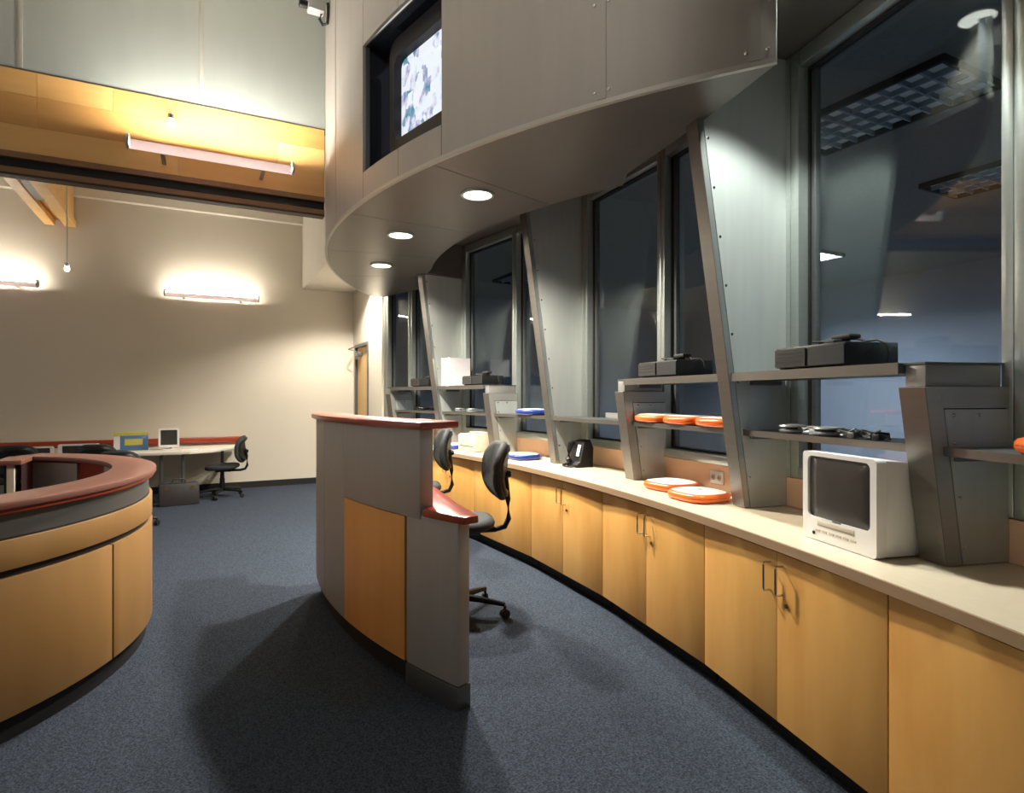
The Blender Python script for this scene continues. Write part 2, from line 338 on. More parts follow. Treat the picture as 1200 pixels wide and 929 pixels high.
# windows, one for each bay
wn = 0
for k in range(-4, 6):
    wn += 1
    thn, thf = [q + (0.32 if q > 15 else 0) for q in (STEP * (k + 1), STEP * k)]            # near and far station of this bay
    if k == -4: thf = -19.0
    th = (thn + thf) / 2; hw = RW * math.tan(R_((thn - thf) / 2))
    fin_near = (k + 1) % 2 == 0                      # the fin is at the even stations
    jl, jr = (0.042, 0.135) if fin_near else (0.135, 0.042)   # far jamb (local -x), near jamb (local +x)
    W = wall_root('window_%d' % wn, th); W['kind'] = 'structure'
    a, b = -hw + jl, hw - jr
    if not fin_near: jspec = [(-hw + 0.03, -hw + 0.075), (-hw + 0.08, -hw + jl), (hw - jr, hw - 0.003)]
    else: jspec = [(-hw + 0.003, -hw + jl), (hw - jr, hw - 0.08), (hw - 0.075, hw - 0.03)]
    for (x0, x1) in jspec: build('jamb', MB().box(x0, x1, -0.035, 0.08, 0.95, 3.045), ALU, W, bevel=0.004)
    build('jamb_back', MB().box(-hw, -hw + jl - 0.005, 0.02, 0.075, 0.95, 3.045), ALUD, W)
    build('jamb_back', MB().box(hw - jr + 0.005, hw, 0.02, 0.075, 0.95, 3.045), ALUD, W)
    build('head', MB().box(a + 0.001, b - 0.001, -0.03, 0.08, 2.965, 3.045), ALU, W, bevel=0.004)
    build('sill', MB().box(a + 0.001, b - 0.001, -0.04, 0.08, 0.95, 1.005), ALU, W, bevel=0.004)
    g = 0.012
    for nm, q in (('gasket', (a, a + g, 1.006, 2.964)), ('gasket', (b - g, b, 1.006, 2.964)), ('gasket', (a + g, b - g, 1.006, 1.006 + g)), ('gasket', (a + g, b - g, 2.964 - g, 2.964))):
        build(nm, MB().box(q[0], q[1], 0.02, 0.06, q[2], q[3]), BLACK, W)
    build('inner_stop', MB().box(a + g, a + 0.04, 0.032, 0.06, 1.02, 2.95), ALUD, W)
    build('pane', MB().box(a + g, b - g, 0.045, 0.05, 1.018, 2.952), GLASS, W)

# ================================================================== CANOPY
cn = tag(empty('curved_canopy', (1.6, 4.6, ZS)), 'big curved grey canopy with sheet fascia hung over the reception desk', 'canopy')
def cang(px_y): return px_y
def cpt(phi, r=RC): return (CC[0] - r * math.cos(R_(phi)), CC[1] - r * math.sin(R_(phi)))   # phi grows toward the camera
def carc(phi0, phi1, r0, r1, z0, z1, n=16): return MB().arc(CC, r0, r1, math.pi + R_(phi0), math.pi + R_(phi1), z0, z1, n)
PTIP = 38.3; PFAR = -39.5
O0, O1 = 7.6, 18.4; OZ0, OZ1 = 2.875, 3.74            # opening for the television
joints = [PFAR, -24, -5.2, O0, 13.2, O1, 27.2, 37.2, PTIP]
g = 0.028
fp = []
for a, b in ((PFAR, -24), (-24, -0.5), (-0.5, O0), (O1, 30.0), (30.0, 37.4), (37.4, PTIP)):
    fp.append(build('fascia_panel', carc(a + g, b - g, RC - 0.02, RC, ZS + 0.02, ZT, 14), LAM, cn, True))
for a, b in ((O0, 13.4), (13.4, O1)):
    build('fascia_panel', carc(a + g, b - g, RC - 0.02, RC, ZS + 0.02, OZ0, 8), LAM, cn, True)
    build('fascia_panel', carc(a + g, b - g, RC - 0.02, RC, OZ1, ZT, 8), LAM, cn, True)
build('fascia_backing', carc(PFAR, O0, RC - 0.05, RC - 0.022, ZS + 0.02, ZT, 24), ALUD, cn, True)
build('fascia_backing', carc(O1, PTIP, RC - 0.05, RC - 0.022, ZS + 0.02, ZT, 16), ALUD, cn, True)
build('edge_trim', carc(PFAR, PTIP, RC - 0.018, RC + 0.004, ZS - 0.002, ZS + 0.019, 60), EDGE, cn, True)
for ph in (30.0, 37.4, -0.5):
    f_ = build('joint_strip', carc(ph - 0.25, ph + 0.25, RC - 0.001, RC + 0.003, ZS + 0.022, ZT, 1), LAM, cn, True)
for ph in (29.6, 30.4, 37.0, 37.9):
    for z in (ZS + 0.06, ZS + 0.46, ZS + 0.86):
        x, y = cpt(ph, RC + 0.001)
        build('screw', MB().lathe([(0.008, -0.002), (0.008, 0.002), (0.004, 0.004)], n=8).xf(Matrix.Translation((x, y, z)) @ Matrix.Rotation(math.pi + R_(ph), 4, 'Z') @ Matrix.Rotation(R_(90), 4, 'Y')), CHROME, cn, True)
# underside: a ring concentric with the fascia that runs out along the window arc at both ends
def wr_pt(th, R): return pol(th, R)
inner = [wr_pt(t, 11.05) for t in (13.35, 12, 10.7, 9.4, 8.2, 7.0)]
for i in range(21):
    ph = 25.5 - i * (25.5 + 17.0) / 20
    inner.append(cpt(ph, RCI))
inner += [pol(-10.15, 11.06), pol(-10.2, 11.5)] + [pol(t, 11.5) for t in (-11.5, -13, -14.5, -16, -17.5, -18.9)]
outer = [cpt(PTIP - (PTIP - PFAR) * i / 60, RC - 0.02) for i in range(61)]
def poly_slice(ph_a, ph_b):
    """part of the underside between two canopy angles (near ph_a, far ph_b)"""
    def ang(p): return math.degrees(math.atan2(-(p[1] - CC[1]), -(p[0] - CC[0])))
    def interp(path, ph):
        for p, q in zip(path[:-1], path[1:]):
            a, b = ang(p), ang(q)
            if (a - ph) * (b - ph) <= 0 and a != b:
                t = (a - ph) / (a - b); return (p[0] + (q[0] - p[0]) * t, p[1] + (q[1] - p[1]) * t)
        return path[0] if abs(ang(path[0]) - ph) < abs(ang(path[-1]) - ph) else path[-1]
    o = [interp(outer, ph_a)] + [p for p in outer if ph_b < ang(p) < ph_a] + [interp(outer, ph_b)]
    n = [interp(inner, ph_a)] + [p for p in inner if ph_b < ang(p) < ph_a] + [interp(inner, ph_b)]
    return n + o[::-1]
cuts = [38.2, 17.3, 4.0, -9.5, -23.0, -39.3]
for a, b in zip(cuts[:-1], cuts[1:]):
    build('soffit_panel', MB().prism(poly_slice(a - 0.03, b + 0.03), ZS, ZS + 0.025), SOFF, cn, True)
lip = MB()
for p, q in zip(inner[:-7], inner[1:-6]): lip.add([(p[0], p[1], ZS + 0.026), (q[0], q[1], ZS + 0.026), (q[0], q[1], ZC - 0.002), (p[0], p[1], ZC - 0.002)], [(0, 1, 2, 3)])
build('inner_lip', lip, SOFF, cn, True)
# niche lining behind the opening
pA, pB = Vector(cpt(O0)), Vector(cpt(O1)); ch = (pB - pA); cw_ = ch.length; rzN = math.atan2(ch.y, ch.x)
NM = Matrix.Translation(((pA.x + pB.x) / 2, (pA.y + pB.y) / 2, 0)) @ Matrix.Rotation(rzN, 4, 'Z')   # local x along the chord to the near side, +y into the canopy
hn = cw_ / 2; D = 0.205
for nm, q in (('niche_side', (-hn - 0.012, -hn, 0.02, D, OZ0, OZ1)), ('niche_side', (hn, hn + 0.012, 0.02, D, OZ0, OZ1)),
              ('niche_floor', (-hn, hn, 0.03, D, OZ0 - 0.012, OZ0)), ('niche_top', (-hn, hn, 0.02, D, OZ1, OZ1 + 0.012))):
    build(nm, MB().box(*q).xf(NM), NICHE, cn, True)
build('niche_back', MB().box(-hn, hn, D, D + 0.012, OZ0, OZ1).xf(NM), BLACK, cn, True)
# downlights set into the underside
DL = [(14.9, 'nearest and largest lit downlight in the canopy underside'), (-0.3, 'middle one of three lit downlights in the canopy underside'), (-15.5, 'farthest of three lit downlights in the canopy underside')]
for ph, lb in DL:
    x, y = cpt(ph, 4.54)
    D0 = tag(empty('recessed_downlight', (x, y, ZS - 0.012)), lb, 'downlight', 'canopy downlights')
    n = 28; tr = MB().lathe([(0.093, 0.0105), (0.093, 0.0), (0.110, 0.0), (0.112, 0.0115)], n=n); tr.f = tr.f[:-2]
    build('trim_ring', tr, ALU, D0)
    build('lens', MB().lathe([(0.0005, 0.003), (0.092, 0.003), (0.092, 0.0105), (0.0005, 0.0105)], n=n), LENS, D0)
    ld = bpy.data.lights.new('downlight_lamp', 'SPOT'); ld.energy = L_DOWN; ld.color = (1.0, 0.93, 0.8); ld.spot_size = R_(150); ld.spot_blend = 0.5; ld.shadow_soft_size = 0.07
    lo = bpy.data.objects.new('downlight_lamp', ld); COL.objects.link(lo); lo.parent = D0; lo.location = (0, 0, -0.012)
# television in the niche
TVM = NM
tv = tag(empty('recessed_television', (NM @ Vector((0.085, 0.3, OZ0))), rzN), 'television with bright picture set in the opening of curved fascia', 'television')
TL, _ = ORG[tv]
def rrect(w_, h_, r, z0=0, n=5, bulge=0.0):
    pts = []
    for cx, cz, a0 in ((w_/2-r, h_/2-r, 0), (-w_/2+r, h_/2-r, 90), (-w_/2+r, -h_/2+r, 180), (w_/2-r, -h_/2+r, 270)):
        for i in range(n + 1):
            a = R_(a0 + 90 * i / n); pts.append((cx + r * math.cos(a), cz + r * math.sin(a)))
    if bulge: pts = [(x * (1 + bulge * (1 - (2*z/h_)**2)), z * (1 + bulge * (1 - (2*x/w_)**2))) for x, z in pts]
    return pts
def ring_y(outer_, inner_, y0, y1, c=(0, 0)):
    n = len(outer_); v = []
    for y in (y0, y1):
        v += [(x + c[0], y, z + c[1]) for x, z in outer_] + [(x + c[0], y, z + c[1]) for x, z in inner_]
    f = []
    for i in range(n):
        j = (i + 1) % n
        f += [(i, j, n + j, n + i), (2*n + j, 2*n + i, 3*n + i, 3*n + j), (j, i, 2*n + i, 2*n + j), (n + i, n + j, 3*n + j, 3*n + i)]
    return MB().add(v, f)
zc = 0.435
build('bezel', ring_y(rrect(0.74, 0.78, 0.09, bulge=0.03), rrect(0.62, 0.54, 0.05, bulge=0.03), -0.20, -0.12, (0, zc)), DKPLAS, tv, bevel=0.0)
build('screen', MB().prism_y([(x, z + zc) for x, z in rrect(0.63, 0.55, 0.05, bulge=0.03)], -0.145, -0.13), PICTURE, tv)
build('casing', MB().prism_y([(x, z + zc) for x, z in rrect(0.70, 0.74, 0.06)], -0.1195, -0.097), BLACK, tv)
build('foot', MB().box(-0.3, 0.3, -0.19, -0.10, 0.0, 0.04), DKPLAS, tv)
# security camera at the far edge of the fascia
sx, sy = cpt(-4.0, RC + 0.002)
sc = tag(empty('security_camera', (sx, sy, 4.52)), 'small security camera with looped cable high on the canopy edge', 'camera')
build('body', MB().box(-0.17, -0.04, -0.05, 0.05, -0.015, 0.075), SILVER, sc, bevel=0.012)
build('lens_barrel', MB().lathe([(0.03, -0.235), (0.034, -0.225), (0.03, -0.17)], (0, 0, 0.03), 14, 'x'), DKPLAS, sc)
build('bracket', MB().box(-0.10, 0.0, -0.02, 0.02, 0.085, 0.16).box(-0.012, 0.0, -0.05, 0.05, 0.05, 0.2), ALU, sc)
build('cable', MB().tube([(-0.06, 0, -0.01), (-0.075, 0, -0.06), (-0.05, 0, -0.10), (-0.018, -0.03, -0.095), (-0.016, -0.05, -0.03), (-0.016, -0.05, 0.06)], 0.012), BLACK, sc)

# ================================================================== WINDOW WALL FITTINGS
SL = 0.145                                             # how far the fins lean out for each metre of height
RB = 11.28; RF = 11.53
def yloc(R): return R - RW
def fin_front(h): return RB - (h - 0.80) * SL
def screw(parent, x, y, z, sgn):
    return build('screw', MB().lathe([(0.0065, 0.0), (0.0065, 0.002), (0.003, 0.0035)], n=7, axis='x').xf(Matrix.Translation((x, y, z)) @ Matrix.Diagonal((sgn, 1, 1, 1))), CHROME, parent)
fins = [(10.6, 3.045, 'tall tapered metal fin beside the white television, lit at its top'), (0.0, 3.045, 'tall tapered metal fin behind the black telephone'),
        (-10.6, ZS - 0.004, 'farthest tall tapered metal fin, beside the white binders'), (21.2, 3.045, 'tall tapered metal fin at the very right')]
for th, top, lb in fins[:3]:
    Fn = tag(wall_root('tapered_fin', th), lb, 'fin', 'tapered wall fins')
    def prof(a, b, z0, z1): return [(yloc(b), z0), (yloc(b), z1), (yloc(fin_front(z1) + a), z1), (yloc(fin_front(z0) + a), z0)]
    build('core', MB().prism_x(prof(0.004, RF, 0.803, top), -0.040, 0.040), ALUD, Fn)
    build('front_strip', MB().prism_x([(yloc(fin_front(0.803)) + 0.0035, 0.803), (yloc(fin_front(top)) + 0.0035, top), (yloc(fin_front(top)), top), (yloc(fin_front(0.803)), 0.803)], -0.045, 0.045), STEELD, Fn)
    for sg in (-1, 1):
        x0, x1 = (0.0405, 0.045) if sg > 0 else (-0.045, -0.0405)
        build('edge_strip', MB().prism_x([(yloc(fin_front(0.803)) + 0.032, 0.803), (yloc(fin_front(top)) + 0.032, top), (yloc(fin_front(top)) + 0.004, top), (yloc(fin_front(0.803)) + 0.004, 0.803)], x0, x1), ALU, Fn)
        build('side_panel', MB().prism_x(prof(0.036, RF, 0.803, top), x0, x1), STEELV, Fn)
    for i in range(8):
        z = 0.95 + i * 0.235
        if z < top - 0.05: screw(Fn, 0.045, yloc(fin_front(z)) + 0.05, z, 1)
TOPB = 1.378
brk = [(15.9, 'nearest low shelf support panel, at the right end of the counter'), (5.3, 'low shelf support panel between the telephone and the orange laptops'),
       (-5.3, 'low shelf support panel between the cream box and blue laptops'), (-15.9, 'farthest low shelf support panel behind the reception desk top')]
for th, lb in brk:
    Bk = tag(wall_root('shelf_support', th), lb, 'shelf support', 'low shelf supports')
    def fy(z, a=0.0): return yloc(fin_front(z)) + a
    build('core', MB().prism_x([(yloc(RF), 0.803), (yloc(RF), TOPB), (fy(TOPB, .004), TOPB), (fy(0.803, .004), 0.803)], -0.042, 0.042), BLACK, Bk)
    build('front_strip', MB().prism_x([(fy(.803, .0035), .803), (fy(TOPB, .0035), TOPB), (fy(TOPB), TOPB), (fy(.803), .803)], -0.05, 0.05), STEELD, Bk)
    build('top_cap', MB().box(-0.05, 0.05, fy(TOPB), yloc(RF), TOPB + 0.0005, TOPB + 0.004), STEEL, Bk)
    for sg in (-1, 1):
        x0, x1 = (0.0425, 0.050) if sg > 0 else (-0.050, -0.0425)
        build('front_stile', MB().prism_x([(fy(.803, .062), .803), (fy(1.31, .062), 1.31), (fy(TOPB, .062), TOPB), (fy(TOPB, .004), TOPB), (fy(.803, .004), .803)], x0, x1), STEEL, Bk)
        build('top_rail', MB().box(x0, x1, fy(TOPB, .0625), yloc(RF), 1.312, TOPB), STEEL, Bk)
        build('inset_panel', MB().prism_x([(yloc(RF), .803), (yloc(RF), 1.308), (fy(1.308, .068), 1.308), (fy(.803, .068), .803)], x0, x1 - 0.002 * sg if sg > 0 else x1), STEELV, Bk)
    for (dy, z) in ((0.10, 1.29), (0.20, 1.29), (0.09, 1.20), (0.085, 1.02), (0.08, 0.86)): screw(Bk, 0.048, fy(z, dy), z, 1)
# raised panel over the nearest support and over the others (closes the upper shelf)
for th, lb in ((15.9, 'metal upstand panel on top of the nearest shelf support'), (5.3, 'metal upstand panel under the shelf left of the big fin'), (-5.3, 'metal upstand panel behind the cream box shelf support'), (-15.9, 'farthest metal upstand panel behind the desk top')):
    U = tag(wall_root('shelf_upstand', th), lb, 'panel', 'upstands on shelf supports')
    build('panel', MB().box(-0.048, 0.03, yloc(11.22), yloc(11.52), TOPB + 0.005, 1.455), STEEL, U, bevel=0.003)
    build('cap', MB().box(-0.05, 0.034, yloc(11.215), yloc(11.53), 1.4555, 1.462), ALUD, U)
# shelves
def shelf(k, z, Rf, t, lb, grp, full=True):
    """shelf in the bay from station k (far) to k+1 (near)"""
    thm = STEP * k + HALF; S = tag(wall_root('metal_shelf', thm, RW, z), lb, 'shelf', grp)
    def hw_(R): return R * math.tan(R_(HALF)) - 0.052
    y0, y1 = Rf - RW, 11.50 - RW
    build('board', MB().prism([(-hw_(Rf), y0), (hw_(Rf), y0), (hw_(11.5), y1), (-hw_(11.5), y1)], -t, 0), ALUD, S)
    build('front_edge', MB().box(-hw_(Rf), hw_(Rf), y0 - 0.004, y0 - 0.0005, -t - 0.004, 0.002), STEELD, S)
    for sx in (-1, 1): build('cleat', MB().box(sx * hw_(11.3) - 0.012, sx * hw_(11.3) + 0.012, -0.25, -0.08, -t - 0.022, -t - 0.001), ALUD, S)
    return S
ZU, ZL = 1.462, 1.185
shelf(2, ZU, 11.19, 0.034, 'upper metal shelf carrying the large black deck at right', 'upper shelves')
shelf(1, ZU, 11.19, 0.034, 'upper metal shelf above the row of three orange laptops', 'upper shelves')
shelf(-2, ZU, 11.19, 0.034, 'upper metal shelf carrying the white binders', 'upper shelves')
shelf(-3, ZU, 11.19, 0.034, 'farthest upper metal shelf, left of the white binders', 'upper shelves')
shelf(3, ZL, 11.26, 0.022, 'metal shelf at right edge carrying one orange laptop', 'lower shelves')
shelf(2, ZL, 11.26, 0.022, 'lower metal shelf over the white television with silver pucks', 'lower shelves')
shelf(1, ZL, 11.26, 0.022, 'lower metal shelf holding the row of three orange laptops', 'lower shelves')
shelf(0, ZL, 11.23, 0.022, 'empty metal shelf above the black telephone', 'lower shelves')
shelf(-1, ZL, 11.26, 0.022, 'lower metal shelf holding one blue laptop', 'lower shelves')
shelf(-2, ZL, 11.26, 0.022, 'lower metal shelf above the cream box', 'lower shelves')
shelf(-3, ZL, 11.26, 0.022, 'farthest lower metal shelf with dark clutter', 'lower shelves')
sr = tag(wall_root('shelf_back_rail', HALF + 1.0, RW, ZL), 'thin metal rail at the back of the empty shelf', 'rail')
build('rail', MB().box(-0.30, 0.28, -0.06, -0.045, 0.002, 0.04), STEEL, sr)

# counter and cabinets
ct = tag(empty('worktop', (2.5, 3.5, 0.765)), 'long curved cream worktop along the window wall', 'worktop')
build('slab', MB().arc(CW, 10.975, 11.545, aw(32), aw(-19.0), 0.765, 0.80, 60), COUNTER, ct, True)
build('edge_band', MB().arc(CW, 10.968, 10.9745, aw(32), aw(-19.0), 0.763, 0.7985, 60), LIP, ct, True)
bs = tag(empty('backsplash', (2.8, 3.5, 0.80)), 'pinkish wood backsplash strip between worktop and window sills', 'backsplash')
for k in range(-3, 6):
    build('strip', MB().arc(CW, 11.532, 11.546, aw(STEP * k + STEP - 0.02), aw(STEP * k + 0.02), 0.801, 0.945, 6), SPLASH, bs, True)
cab_lb = {3: 'maple base cabinet at the right edge of the picture', 2: 'maple base cabinet under the white television', 1: 'maple base cabinet under the orange laptops', 0: 'maple base cabinet under the black telephone',
          -1: 'maple base cabinet behind the office chair', -2: 'maple base cabinet partly hidden by the reception desk end', -3: 'farthest maple base cabinet behind the reception desk', 4: 'maple base cabinet beside the camera'}
hw = 11.0 * math.tan(R_(HALF)) - 0.002
proto = None
for k in (2, 3, 1, 0, -1, -2, -3, 4):
    th = STEP * k + HALF + 0.5
    x, y = pol(th, 11.0)
    if proto is None:
        proto = empty('base_cabinet', (x, y, 0), R_(-90 - th))
        build('body', MB().box(-hw, hw, 0.024, 0.5, 0.09, 0.762), MAPLE2, proto)
        build('plinth', MB().box(-hw + 0.001, hw - 0.001, 0.075, 0.48, 0.0, 0.089), BLACK, proto)
        for sx in (-1, 1):
            x0, x1 = (-hw + 0.001, -0.0015) if sx < 0 else (0.0015, hw - 0.001)
            d = build('door', MB().box(x0, x1, 0.003, 0.023, 0.092, 0.745), MAPLE, proto, bevel=0.0012)
            hx = sx * 0.035
            build('handle', MB().tube([(hx, 0.004, 0.70), (hx, -0.028, 0.70), (hx, -0.030, 0.69), (hx, -0.030, 0.60), (hx, -0.028, 0.59), (hx, 0.004, 0.59)], 0.0042, 8), CHROME, d)
        lk = build('lock', MB().lathe([(0.009, 0.0), (0.009, 0.006), (0.004, 0.008)], n=12, axis='y').xf(Matrix.Translation((0.055, 0.004, 0.555)) @ Matrix.Diagonal((1, -1, 1, 1))), BRASS, proto)
        o = proto
    else:
        o = copy_tree(proto); o.location = (x, y, 0); o.rotation_euler = (0, 0, R_(-90 - th))
    tag(o, cab_lb[k], 'cabinet', 'maple base cabinets')
# outlets
for th, z, lb in ((4.05, 0.872, 'white power outlet beside the black telephone'), (8.1, 0.872, 'white power outlet behind the two orange laptops')):
    O = tag(wall_root('power_outlet', th, 11.531, z), lb, 'outlet', 'backsplash outlets')
    build('plate', MB().box(-0.058, 0.058, -0.007, 0, -0.038, 0.038), WPLAS, O, bevel=0.003)
    for sx in (-1, 1):
        s_ = build('socket', MB().lathe([(0.018, 0.0), (0.018, -0.003), (0.002, -0.0035)], (sx * 0.027, -0.007, 0), 14, 'y'), CREAM, O)
        build('slot', MB().box(sx * 0.027 - 0.007, sx * 0.027 - 0.004, -0.0115, -0.0103, -0.006, 0.006).box(sx * 0.027 + 0.004, sx * 0.027 + 0.007, -0.0115, -0.0103, -0.006, 0.006), BLACK, s_)

# ================================================================== THINGS ON COUNTER AND SHELVES
def clam_outline(w_, d_, n=40):
    pts = []
    for i in range(n):
        a = 2 * math.pi * i / n; c, s_ = math.cos(a), math.sin(a); e = 0.62
        x = math.copysign(abs(c) ** e, c) * w_ / 2; y = math.copysign(abs(s_) ** e, s_) * d_ / 2
        if y > 0: x *= 1.0 - 0.10 * (y / (d_ / 2)) ** 2
        pts.append((x, y))
    return pts
def make_laptop(col):
    L = empty('clamshell_laptop')
    def lay(spec): return MB().grid([[(x * s_, y * s_, z) for x, y in clam_outline(0.308, 0.272)] for s_, z in spec])
    build('base', lay([(0.90, 0.002), (0.97, 0.008), (1.0, 0.018), (1.0, 0.024)]), col, L, smooth=60)
    build('hinge_line', lay([(0.985, 0.0242), (0.985, 0.0258)]), DKPLAS, L, smooth=60)
    ld = build('lid_rim', lay([(1.0, 0.026), (0.995, 0.034), (0.95, 0.043), (0.88, 0.047)]), col, L, smooth=60)
    build('lid_top', lay([(0.875, 0.0471), (0.80, 0.050), (0.5, 0.053), (0.1, 0.054)]), WPLAS, ld, smooth=60)
    build('emblem', MB().lathe([(0.018, 0.0535), (0.018, 0.0548), (0.004, 0.055)], n=14), SILVER, ld)
    build('carry_handle', MB().tube([(-0.07, 0.125, 0.02), (-0.06, 0.158, 0.02), (0.06, 0.158, 0.02), (0.07, 0.125, 0.02)], 0.010, 8), col, L)
    for sx in (-1, 1):
        for sy in (-1, 1): build('foot', MB().lathe([(0.008, 0), (0.008, 0.006)], (sx * 0.11, sy * 0.09, 0), 8), BLACK, L)
    return L
LO = make_laptop(ORANGE); LB = make_laptop(BLUE); used = set()
def place_laptop(src, th, R, z, spin, lb, grp):
    if src in used: o = copy_tree(src)
    else: o = src; used.add(src)
    x, y = pol(th, R); o.location = (x, y, z); o.rotation_euler = (0, 0, R_(-90 - th + spin))
    return tag(o, lb, 'laptop', grp)
G1, G2 = 'orange clamshell laptops', 'blue clamshell laptops'
place_laptop(LO, 6.38, 11.37, ZL + 0.003, 0, 'orange laptop on the shelf, leftmost of the row of three', G1)
place_laptop(LO, 7.95, 11.37, ZL + 0.003, 0, 'orange laptop on the shelf, middle of the row of three', G1)
place_laptop(LO, 9.52, 11.37, ZL + 0.003, 0, 'orange laptop on the shelf, rightmost of the row of three, against the fin', G1)
place_laptop(LO, 7.55, 11.29, 0.80, 8, 'orange laptop on the worktop beside the low shelf support', G1)
place_laptop(LO, 9.35, 11.22, 0.80, 4, 'orange laptop on the worktop against the big fin', G1)
place_laptop(LO, 18.0, 11.36, ZL + 0.003, 0, 'orange laptop on the shelf at the right edge of the picture', G1)
place_laptop(LB, -2.25, 11.35, ZL + 0.003, 0, 'blue laptop lying on the lower metal shelf', G2)
place_laptop(LB, -2.2, 11.24, 0.80, 0, 'blue laptop lying on the worktop behind the office chair', G2)
place_laptop(LB, -8.8, 11.25, 0.80, 0, 'blue laptop on the worktop left of the cream box', G2)
# black tape decks with a cable bundle on top
def make_deck():
    D_ = empty('video_deck')
    build('case', MB().box(-0.195, 0.195, -0.12, 0.13, 0.008, 0.095), DKPLAS, D_, bevel=0.004)
    build('front_panel', MB().box(-0.193, -0.01, -0.127, -0.1205, 0.012, 0.086), SCREEN, D_)
    build('front_panel', MB().box(0.004, 0.193, -0.125, -0.1205, 0.012, 0.086), BLACK, D_)
    for z in (0.032, 0.052, 0.068): build('slot', MB().box(-0.18, -0.03, -0.1285, -0.1272, z, z + 0.004), BLACK, D_)
    for sx in (-0.18, 0.18): build('foot', MB().box(sx - 0.015, sx + 0.015, -0.1, 0.1, 0, 0.0078), BLACK, D_)
    build('power_brick', MB().box(-0.04, 0.05, -0.04, 0.05, 0.096, 0.118).box(-0.01, 0.09, 0.0, 0.06, 0.1185, 0.14), BLACK, D_, bevel=0.008)
    build('cable', MB().tube([(0.02, -0.03, 0.11), (-0.05, -0.05, 0.115), (-0.06, 0.02, 0.12), (0.0, 0.07, 0.125), (0.08, 0.05, 0.12), (0.15, 0.02, 0.102), (0.185, 0.04, 0.105), (0.215, 0.05, 0.09), (0.225, 0.05, 0.05), (0.215, 0.06, 0.01), (0.26, 0.06, 0.006)], 0.005, 6), BLACK, D_)
    return D_
dk = make_deck()
for i, (th, R, s_, lb) in enumerate(((13.3, 11.34, 1.0, 'large black video deck with cable on the right upper shelf'), (7.3, 11.34, 1.0, 'black video deck with cable above the row of orange laptops'),
                                 (-6.9, 11.35, 1.0, 'black video deck on the upper shelf right of white binders'), (-12.5, 11.35, 1.0, 'black video deck on the upper shelf left of the binders'))):
    o = dk if i == 0 else copy_tree(dk); x, y = pol(th, R); o.location = (x, y, ZU + 0.003); o.rotation_euler = (0, 0, R_(-90 - th)); tag(o, lb, 'video deck', 'black decks on upper shelves')
# silver puck adapters with cables
def make_puck():
    p = empty('puck_adapter')
    build('lower_disc', MB().lathe([(0.030, 0.0), (0.056, 0.004), (0.06, 0.010), (0.052, 0.015)], n=24), SILVER, p)
    build('hub', MB().lathe([(0.03, 0.0152), (0.03, 0.024)], n=16), DKPLAS, p)
    build('upper_disc', MB().lathe([(0.052, 0.0242), (0.06, 0.028), (0.056, 0.034), (0.02, 0.038)], n=24), SILVER, p)
    c = [(0.03 * math.cos(a) * (1 + 0.04 * a) + 0.02, 0.045 * math.sin(a) + 0.08, 0.006 + 0.002 * a) for a in [i * 0.55 for i in range(20)]]
    build('cord', MB().tube([(0.03, 0.0, 0.02)] + c, 0.004, 6), WPLAS, p)
    return p
pk = make_puck()
pls = [(12.2, 11.33, 'silver puck adapter nearest the fin on shelf over television', 0), (13.25, 11.33, 'silver puck adapter in the middle of shelf over television', 20),
       (-9.2, 11.36, 'silver puck adapter, left one on shelf above cream box', 0), (-8.0, 11.36, 'silver puck adapter, right one on shelf above cream box', 0)]
for i, (th, R, lb, sp) in enumerate(pls):
    o = pk if i == 0 else copy_tree(pk); x, y = pol(th, R); o.location = (x, y, ZL + 0.003); o.rotation_euler = (0, 0, R_(-90 - th + sp)); tag(o, lb, 'adapter', 'puck adapters')
def coil(cx, cy, r, turns, z0, seed):
    rn = random.Random(seed); pts = []
    for i in range(turns * 10):
        a = i * 2 * math.pi / 10; rr = r * (1 + rn.uniform(-0.3, 0.3)); pts.append((cx + rr * 1.5 * math.cos(a), cy + rr * math.sin(a), z0 + 0.004 + 0.02 * rn.random() * (i / (turns * 10)) + 0.004 * (i // 10)))
    return pts
for i, (th, lb, m_) in enumerate(((12.7, 'tangled grey cord between the two pucks over television', SILVER), (13.75, 'tangled grey cord on shelf right of the second puck', ALUD), (14.35, 'tangled dark cord on shelf by the nearest support', DKPLAS))):
    Cd = tag(wall_root('tangled_cord', th, 11.35, ZL + 0.003), lb, 'cord', 'cords on the television shelf')
    build('loop', MB().tube(coil(0, 0, 0.035, 4, 0, i), 0.004, 6), m_, Cd)
    build('plug', MB().box(0.04, 0.075, -0.06, -0.03, 0.0, 0.022), m_, Cd, bevel=0.004)
for i, (th, lb) in enumerate(((-11.6, 'dark tangled cord on farthest lower shelf'), (-13.2, 'dark tangled cord at left of the farthest lower shelf'))):
    Cd = tag(wall_root('tangled_cord', th, 11.35, ZL + 0.003), lb, 'cord', 'cords on the farthest shelf')
    build('loop', MB().tube(coil(0, 0, 0.07, 6, 0, 10 + i), 0.006, 6), DKPLAS, Cd)
    build('plug', MB().box(0.06, 0.10, -0.06, -0.02, 0.0, 0.026), DKPLAS, Cd, bevel=0.004)
